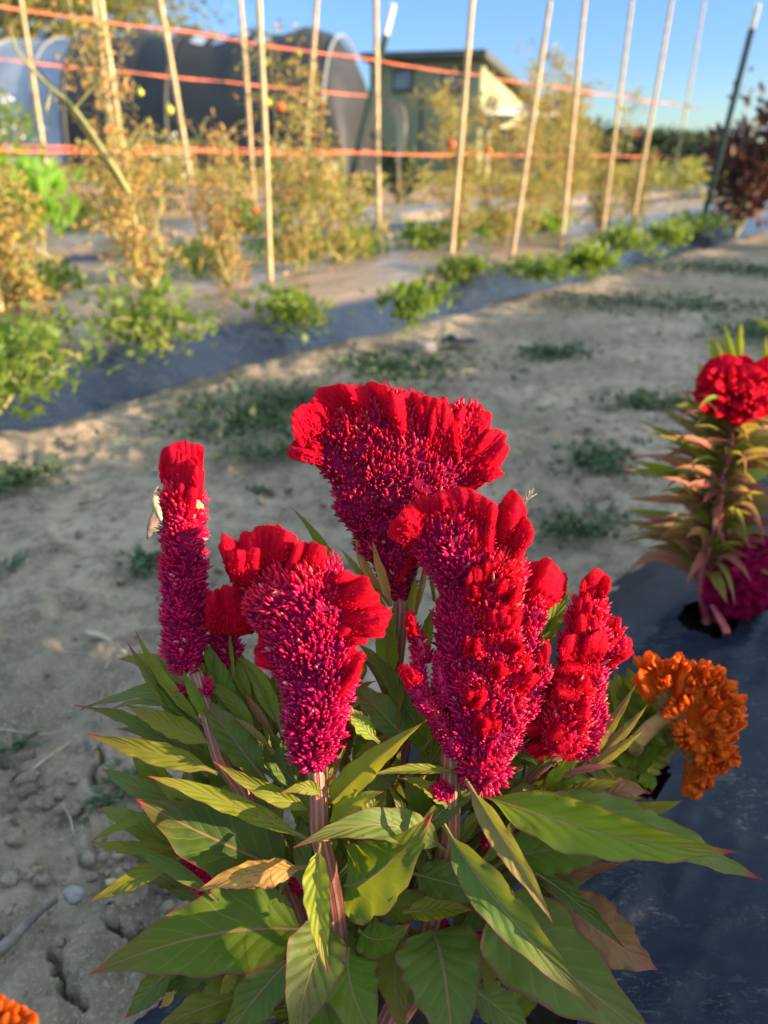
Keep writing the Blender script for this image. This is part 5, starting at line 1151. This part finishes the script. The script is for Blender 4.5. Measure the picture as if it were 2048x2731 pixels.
# ------------------------------------------------------------------ bushes farther back
def bush(pos, R, hgt, mat, label, seed, n=900, size=.07, name='bush', cat='bush', group=None, tv=OV_V, tf=OV_F, stemr=.012, extra=None):
    rg = np.random.default_rng(seed); r = thing(name, pos, label, cat, group); pos = np.array(pos, float); ms = MB(); ml = MB(); me_ = MB(); ends = []
    for i in range(9):
        a = rg.uniform(0, 6.28); rr_ = R*rg.uniform(.2, .9); e = pos+np.array([math.cos(a)*rr_, math.sin(a)*rr_, hgt*rg.uniform(.55, 1.)]); q = bez(pos, (pos+e)/2+[rg.normal(0, R*.1), 0, hgt*.1], e, np.linspace(0, 1, 10)); ms.tube(q, np.linspace(stemr, stemr*.3, 10), 5); ends.append(q)
    E_ = np.array(ends); ai = rg.integers(0, 9, n); k = rg.integers(3, 10, n); p = E_[ai, k]+rg.normal(0, 1, (n, 3))*np.array([R*.2, R*.2, hgt*.09]); p[:, 2] = np.maximum(p[:, 2], .02)
    scatter(ml, tv, tf, p, norm(p-(pos+[0, 0, hgt*.4]))+rg.normal(0, .5, (n, 3)), size, rg)
    ms.build('stem', M['tom_stem'], r); ml.build('foliage', M[mat], r, smooth=False)
    if extra:
        kk = 130; j = rg.integers(0, n, kk); scatter(me_, LB_V, LB_F, p[j]+[0, -.03, .02], rg.normal(0, 1, (kk, 3)), size*.9, rg); me_.build('blossom', M['white'], r, smooth=False)
    return r
bush(G(860*DS, 445*DS), .40, .75, 'darkleaf', 'dark green bush behind the stake at picture centre right', 41, 900, .09)
bush(G(800*DS, 440*DS), .25, .35, 'darkleaf', 'small dark bush left of the dark green bush', 42, 300, .07)
bush(G(15*DS, 420*DS), 1.2, 1.9, 'bedgreen', 'white-flowering bush at the left edge below the grey roof', 43, 700, .14, extra=True, group='white-flowering bushes')
bush(G(385*DS, 415*DS), .6, 1.0, 'olive', 'white-flowering bush behind the thick dry vine', 44, 500, .10, extra=True, group='white-flowering bushes')
bush(G(620*DS, 410*DS), .5, .9, 'olive', 'white-flowering bush right of the upright stake', 45, 400, .10, extra=True, group='white-flowering bushes')
bush(G(725*DS, 405*DS), .5, .8, 'olive', 'white-flowering bush nearest the back post', 46, 300, .10, extra=True, group='white-flowering bushes')
bush([3.05, 6.6, .02], .42, .75, 'purple', 'dark purple leafy plant at the foot of the leaning post', 51, 1000, .085, name='purple_plant', cat='plant', group='dark purple plants')
bush([3.55, 6.6, .02], .50, 1.15, 'purple', 'tall dark purple leafy plant at the right edge', 52, 1300, .09, name='purple_plant', cat='plant', group='dark purple plants')
bush([4.0, 8.5, .02], .30, 1.35, 'purple', 'slender purple plant rising behind the thin stake left of the leaning post', 53, 500, .08, name='purple_plant', cat='plant', group='dark purple plants')
bush([3.15, 5.75, .02], .30, .55, 'bedgreen', 'green bush below the purple plant at the right edge', 54, 600, .07)
# pale arched strip
q = np.array([PY(x*DS, y*DS, 9.5) for x, y in ((838,215),(858,235),(868,270),(866,310),(860,345))]); q = catmull(q, 20); m = MB(); u = np.linspace(-1, 1, 5)
V = q[:, None]+np.array([.8, -.5, .2])*(u[None, :, None]*(.03+.06*np.sin(np.linspace(.3, 2.9, 20)))[:, None, None]); V2 = V+[0, .012, 0]; m.grid(np.concatenate([V, V2[:, ::-1]], 1), closed=True)
b9 = G(860*DS, 440*DS); m.tube([q[-1], (q[-1]+b9)/2, b9], .02, 6)
tag(m.build('corn_leaf', M['straw']), 'pale arching dry leaf standing above the dark green bush', 'dry leaf')

# ------------------------------------------------------------------ buildings
M['shade'] = simple('black_shade_cloth', (.011, .012, .015), (.02, .021, .025), 1.2, .6)
M['film'] = simple('greenhouse_film', (.30, .34, .42), (.20, .24, .32), .6, .35)
M['frame'] = simple('metal_frame', (.25, .26, .28), None, 3, .4)
M['inner'] = simple('tunnel_contents', (.05, .06, .05), (.09, .09, .07), 1.5, .9)
def barrel(m, a, b, w, h, n=24, sc=0., rows=30, a0=0., a1=math.pi, wob=0):
    a = np.array(a, float); b = np.array(b, float); ax = norm(b-a); sd = np.array([ax[1], -ax[0], 0]); th = np.linspace(a0, a1, n); t = np.linspace(0, 1, rows); tt, hh = np.meshgrid(t, th, indexing='ij')
    k = 1-sc*np.abs(np.sin(tt*math.pi*5))**2 * .5
    V = a+(b-a)*tt[..., None]+sd*(np.cos(hh)*w/2)[..., None]+Z*((np.sin(hh)**.75)*h*k)[..., None]; m.grid(V); return sd, ax
def hoop(m, c, sd, w, h, r=.05, a0=0, a1=math.pi):
    th = np.linspace(a0, a1, 26); m.tube([c+sd*math.cos(x)*w/2+Z*(math.sin(x)**.75)*h for x in th], r, 6)
r = thing('shade_tunnel', PY(600*DS, 340*DS, 34.), 'long tunnel covered in black shade cloth with scalloped ridge behind the tomato row', 'greenhouse')
B1 = PY(985, 430, 34.5)*[1, 1, 0]; B2 = PY(309, 430, 37.)*[1, 1, 0]
m = MB(); ax = norm(B2-B1); sd = np.array([ax[1], -ax[0], 0]); 
if sd[1] < 0: sd = -sd
wd, hg = 7.5, 5.55; th = np.linspace(0, math.pi, 40); rows = 90; t = np.linspace(0, 1, rows); tt, hh = np.meshgrid(t, th, indexing='ij'); k = 1-.045*np.abs(np.sin(tt*math.pi*5))
V = B1+(B2-B1)*tt[..., None]+sd*((np.cos(hh))*wd/2)[..., None]+Z*((np.clip(np.sin(hh), 0, 1)**.7)*hg*k)[..., None]
# round the right-hand end down to the ground
e = np.clip((tt*np.linalg.norm(B2-B1))/1.7, 0, 1); V[..., 2] *= np.sqrt(1-(1-e)**2)*.999+.001
m.grid(V); 
f = m.f[0]; c = m.v[0][f].mean(1); cz = c[:, 2]; ct = ((c-B1)@ax); facing = ((c-B1)@sd) < 0
m.build('shade_cloth', M['shade'], r)
m = MB()
for k_ in range(7): hoop(m, B1+(B2-B1)*(k_+.6)/7, sd, wd-.1, hg-.35, .06)
m.build('hoop', M['frame'], r)

for k_ in range(4):
    m = MB(); t0 = .30+k_*.075; a_ = np.linspace(1.93, 2.12, 5); tq = np.linspace(t0, t0+.045, 4); sg = sd if sd[1] > 0 else -sd
    V = np.array([[B1+(B2-B1)*t_+sg*math.cos(x)*(wd/2+.05)+Z*(math.sin(x)**.7)*(hg+.03)*(1-.045*abs(math.sin(t_*math.pi*5))) for x in a_] for t_ in tq]); m.grid(V); m.build('vent_sky_patch', M['film'], r)  # pale film patches stand in for bright sky seen through open vents
for t_ in (.62, .80, .995):
    m = MB(); hoop(m, B1+(B2-B1)*t_, sd, wd+.1, hg+.02, .13); m.build('end_arch', M['shade'], r)
r = thing('greenhouse_tunnel', B2+ax*8, 'grey-blue plastic covered tunnel greenhouse at the far left', 'greenhouse')
m = MB(); barrel(m, B2+ax*.1, B2+ax*24, wd-.1, hg-.12); m.build('plastic_cover', M['film'], r)
for k_ in range(10):
    m = MB(); hoop(m, B2+ax*(1.5+2.4*k_), sd, wd-.04, hg-.09, .05); m.build('hoop', M['frame'], r)
M['sage'] = simple('sage_wall', (.31, .33, .20), (.28, .30, .18), .5, .8, lo=.3, hi=.7)
M['roofdark'] = simple('dark_roof_edge', (.07, .08, .07), None, 1, .6)
M['glassy'] = simple('window_glass', (.16, .20, .26), (.2, .25, .32), 1., .15)
M['metalroof'] = simple('pale_metal_roof', (.55, .54, .52), (.45, .44, .42), 2., .5)
def at(x, y, Y): return PY(x*DS, y*DS, Y)
r = thing('barn', at(1030, 340, 38.), 'sage green building with sloping dark roof edge and yellow sunlit end wall', 'building')
def quadslab(m, pts, th, nrm):
    pts = np.array(pts, float); n_ = norm(nrm)*th; V = np.concatenate([pts, pts+n_]); k = len(pts); m.add(V, [np.arange(k)[None], (np.arange(k)+k)[None], np.array([(i, (i+1) % k, (i+1) % k+k, i+k) for i in range(k)])])
c0 = at(1030, 350, 36.)*[1, 1, 0]; lf = at(800, 350, 44.)*[1, 1, 0]; rt = at(1150, 350, 46.)*[1, 1, 0]      # near corner, far ends of the two walls
fd = norm(lf-c0); ed = norm(rt-c0); fn = np.array([fd[1], -fd[0], 0]); fn = fn if fn[1] < 0 else -fn; en = np.array([-ed[1], ed[0], 0]); en = en if en[0] > 0 else -en
zc = (at(1030, 132, 36.))[2]; zr = at(1128, 240, 45.)[2]; zl = at(803, 128, 43.6)[2]
m = MB(); quadslab(m, [c0, lf*1., lf+[0, 0, zl], c0+[0, 0, zc]], .25, -fn); m.build('front_wall', M['sage'], r, smooth=False)
m = MB(); quadslab(m, [c0+ed*.01, rt, rt+[0, 0, zr], c0+ed*.01+[0, 0, zc]], .25, -en); m.build('end_wall', M['sage'], r, smooth=False)
m = MB(); quadslab(m, [c0-fd*1.0+fn*.6+[0, 0, zc+.02], lf+fn*.6+[0, 0, zl+.02], lf+ed*12+[0, 0, zr+zl-zc], c0+ed*12.6-fd*1.+[0, 0, zr-.1]], .28, Z); m.build('roof', M['roofdark'], r, smooth=False)
def window(face_o, face_d, nrm, s0, s1, z0, z1, parent):
    a = face_o+face_d*s0; b = face_o+face_d*s1; cen = (a+b)/2+[0, 0, (z0+z1)/2]+nrm*.03; ax_ = [face_d, nrm, Z]; m = MB(); w_ = abs(s1-s0); h_ = z1-z0
    for (dx, dz, ww, hh_) in ((0, h_/2, w_+.2, .12), (0, -h_/2, w_+.2, .12), (-w_/2, 0, .12, h_-.12), (w_/2, 0, .12, h_-.12)): m.box(cen+face_d*dx+Z*dz, ww, .12, hh_, ax_)
    o = m.build('window', M['roofdark'], parent, smooth=False); m = MB(); m.box(cen, w_-.1, .05, h_-.1, ax_); m.build('pane', M['glassy'], o, smooth=False)
Lf = np.linalg.norm(lf-c0)
for (xa, xb) in ((852, 892), (958, 1000)):
    def solve(px_):
        rr_ = ray(px_*DS, 170*DS); M2 = np.array([[rr_[0], -fd[0]], [rr_[1], -fd[1]]]); k_, s = np.linalg.solve(M2, c0[:2]); return s, H+rr_[2]*k_
    s0, _ = solve(xa); s1, zz = solve(xb); window(c0, fd, fn, min(s0, s1), max(s0, s1), zz-.42, zz+.42, r)
window(c0, ed, en, 1.2, 2.0, zc*.45, zc*.72, r)
m = MB(); m.box(c0+fd*Lf*.48+fn*.04+[0, 0, zc/2-.2], .12, .06, zc-.5, [fd, fn, Z]); m.build('trim', M['roofdark'], r, smooth=False)
r = thing('lean_to', at(1140, 340, 35.), 'low shelter with pale ribbed metal roof right of the green building', 'shelter')
m = MB(); a = at(1040, 246, 34.); b_ = at(1238, 250, 36.); c_ = at(1225, 236, 41.); d_ = at(1065, 232, 39.); quadslab(m, [a, b_, c_, d_], .12, Z)
for k_ in range(12):
    s = (k_+.5)/12; p0 = a+(b_-a)*s+[0, 0, .14]; p1 = d_+(c_-d_)*s+[0, 0, .14]; m.tube([p0, p1], .05, 4)
m.build('roof', M['metalroof'], r, smooth=False)
for k_, p0 in enumerate((a+(b_-a)*.06, a+(b_-a)*.5, a+(b_-a)*.94, c_+(d_-c_)*.05, c_+(d_-c_)*.95)):
    m = MB(); m.box(np.array([p0[0], p0[1]+.2, p0[2]/2]), .18, .18, p0[2]); m.build('leg', M['roofdark'], r, smooth=False)
m = MB(); m.box((a+b_+c_+d_)/4*[1, 1, 0]+[0, 1.5, 1.0], 6, 2.2, 2.0); m.build('back_panel', M['inner'], r, smooth=False)

# ------------------------------------------------------------------ big tree, tree line, brush
M['treeleaf'] = simple('tree_leaf', (.24, .23, .05), (.12, .14, .03), .5, .8, transl=.3, tcol=(.28, .27, .05))
M['bark'] = simple('bark', (.24, .17, .10), (.14, .10, .07), 3., .9, .5, .05)
def big_tree(base, hgt, R, seed, label, n=15000, size=.28, zlow=.35):
    rg = np.random.default_rng(seed); r = thing('tree', base, label, 'tree'); base = np.array(base, float); mt = MB(); top = base+[0, 0, hgt*.75]
    q = catmull(np.array([base, base+[.2, 0, hgt*.25], base+[-.2, 0, hgt*.5], top]), 24); mt.tube(q, np.linspace(hgt*.045, hgt*.012, 24), 12); cl = []
    for i in range(26):
        a = rg.uniform(0, 6.28); z = rg.uniform(zlow, .95); rr_ = R*math.sqrt(max(.1, 1-max(0, (z-.55)/.5)**2))*rg.uniform(.45, 1.); s = q[int(np.clip(z*24*.8, 4, 22))]
        e = base+[math.cos(a)*rr_, math.sin(a)*rr_, hgt*z]; mt.tube(bez(s, (s+e)/2+[0, 0, hgt*.05], e, np.linspace(0, 1, 8)), np.linspace(hgt*.014, hgt*.003, 8), 6)
        for k in range(4): cl.append(e+(s-e)*rg.uniform(0, .5)+rg.normal(0, R*.10, 3))
    mt.build('trunk', M['bark'], r); cl = np.array(cl); j = rg.integers(0, len(cl), n); g = rg.normal(0, 1, (n, 3)); p = cl[j]+g*R*.13*[1, 1, .7]; ml = MB()
    scatter(ml, OV_V, OV_F, p, g+rg.normal(0, .8, (n, 3))+[0, 0, -.6], size, rg); ml.build('crown', M['treeleaf'], r, smooth=False); return r
big_tree(at(78, 345, 46.)*[1, 1, 0], 15., 12., 5, 'big olive-green tree rising behind the greenhouse at upper left', n=19000, size=.34, zlow=.46)
def mass(name, x0, x1, Y, h0, h1, seed, label, mat, n=9000, size=.5, dpt=6.):
    rg = np.random.default_rng(seed); m = MB(); x = rg.uniform(x0, x1, n); hh = h0+(h1-h0)*(.5+.5*fbm(np.stack([x*.09, x*0, x*0], -1), 4, seed)); z = hh*rg.random(n)**.7; p = np.stack([x, Y+rg.uniform(-dpt/2, dpt/2, n), z], -1)
    scatter(m, LB_V, LB_F, p, rg.normal(0, 1, (n, 3)), size, rg); return tag(m.build(name, M[mat], smooth=False), label, 'vegetation', kind='stuff')
mass('treeline', -10, 110, 120., 1., 5.5, 61, 'distant line of trees on the horizon at right', 'darkleaf', 9000, 1.6, 20)
mass('far_brush', -110, -30, 90., 1., 7, 63, 'distant trees beyond the tunnels at left', 'darkleaf', 3000, 1.6, 20)
mass('dry_weeds', -22, 24, 22., .15, .9, 64, 'strip of golden dry weeds beyond the bare field', 'olive', 9000, .16, 4)
mass('dry_brush', 2.5, 18, 15., .3, 1.25, 65, 'golden brush beyond the tomato rows at right', 'olive', 5500, .15, 3)

# unseen leafy row added right of the frame, sized to shade the path
rg = np.random.default_rng(99); n = 26000; t = rg.uniform(-3.5, 15, n); hn = .575+.05*fbm(np.stack([t*3.5, t*0, t*0], -1), 3, 4)
z = hn*rg.random(n)**.75; nn_ = -1.75+rg.normal(0, .10, n)*(1-.4*z/.6); p = np.concatenate([nn_[:, None]*BN+t[:, None]*BT, z[:, None]], 1); m = MB(); scatter(m, OV_V, OV_F, p, rg.normal(0, 1, (n, 3))+[0, 0, .8], .085, rg)
tag(m.build('shading_foliage', M['bedgreen'], smooth=False), 'added leafy row out of view that shades the path and flower bed', 'vegetation', kind='stuff')

adopt()
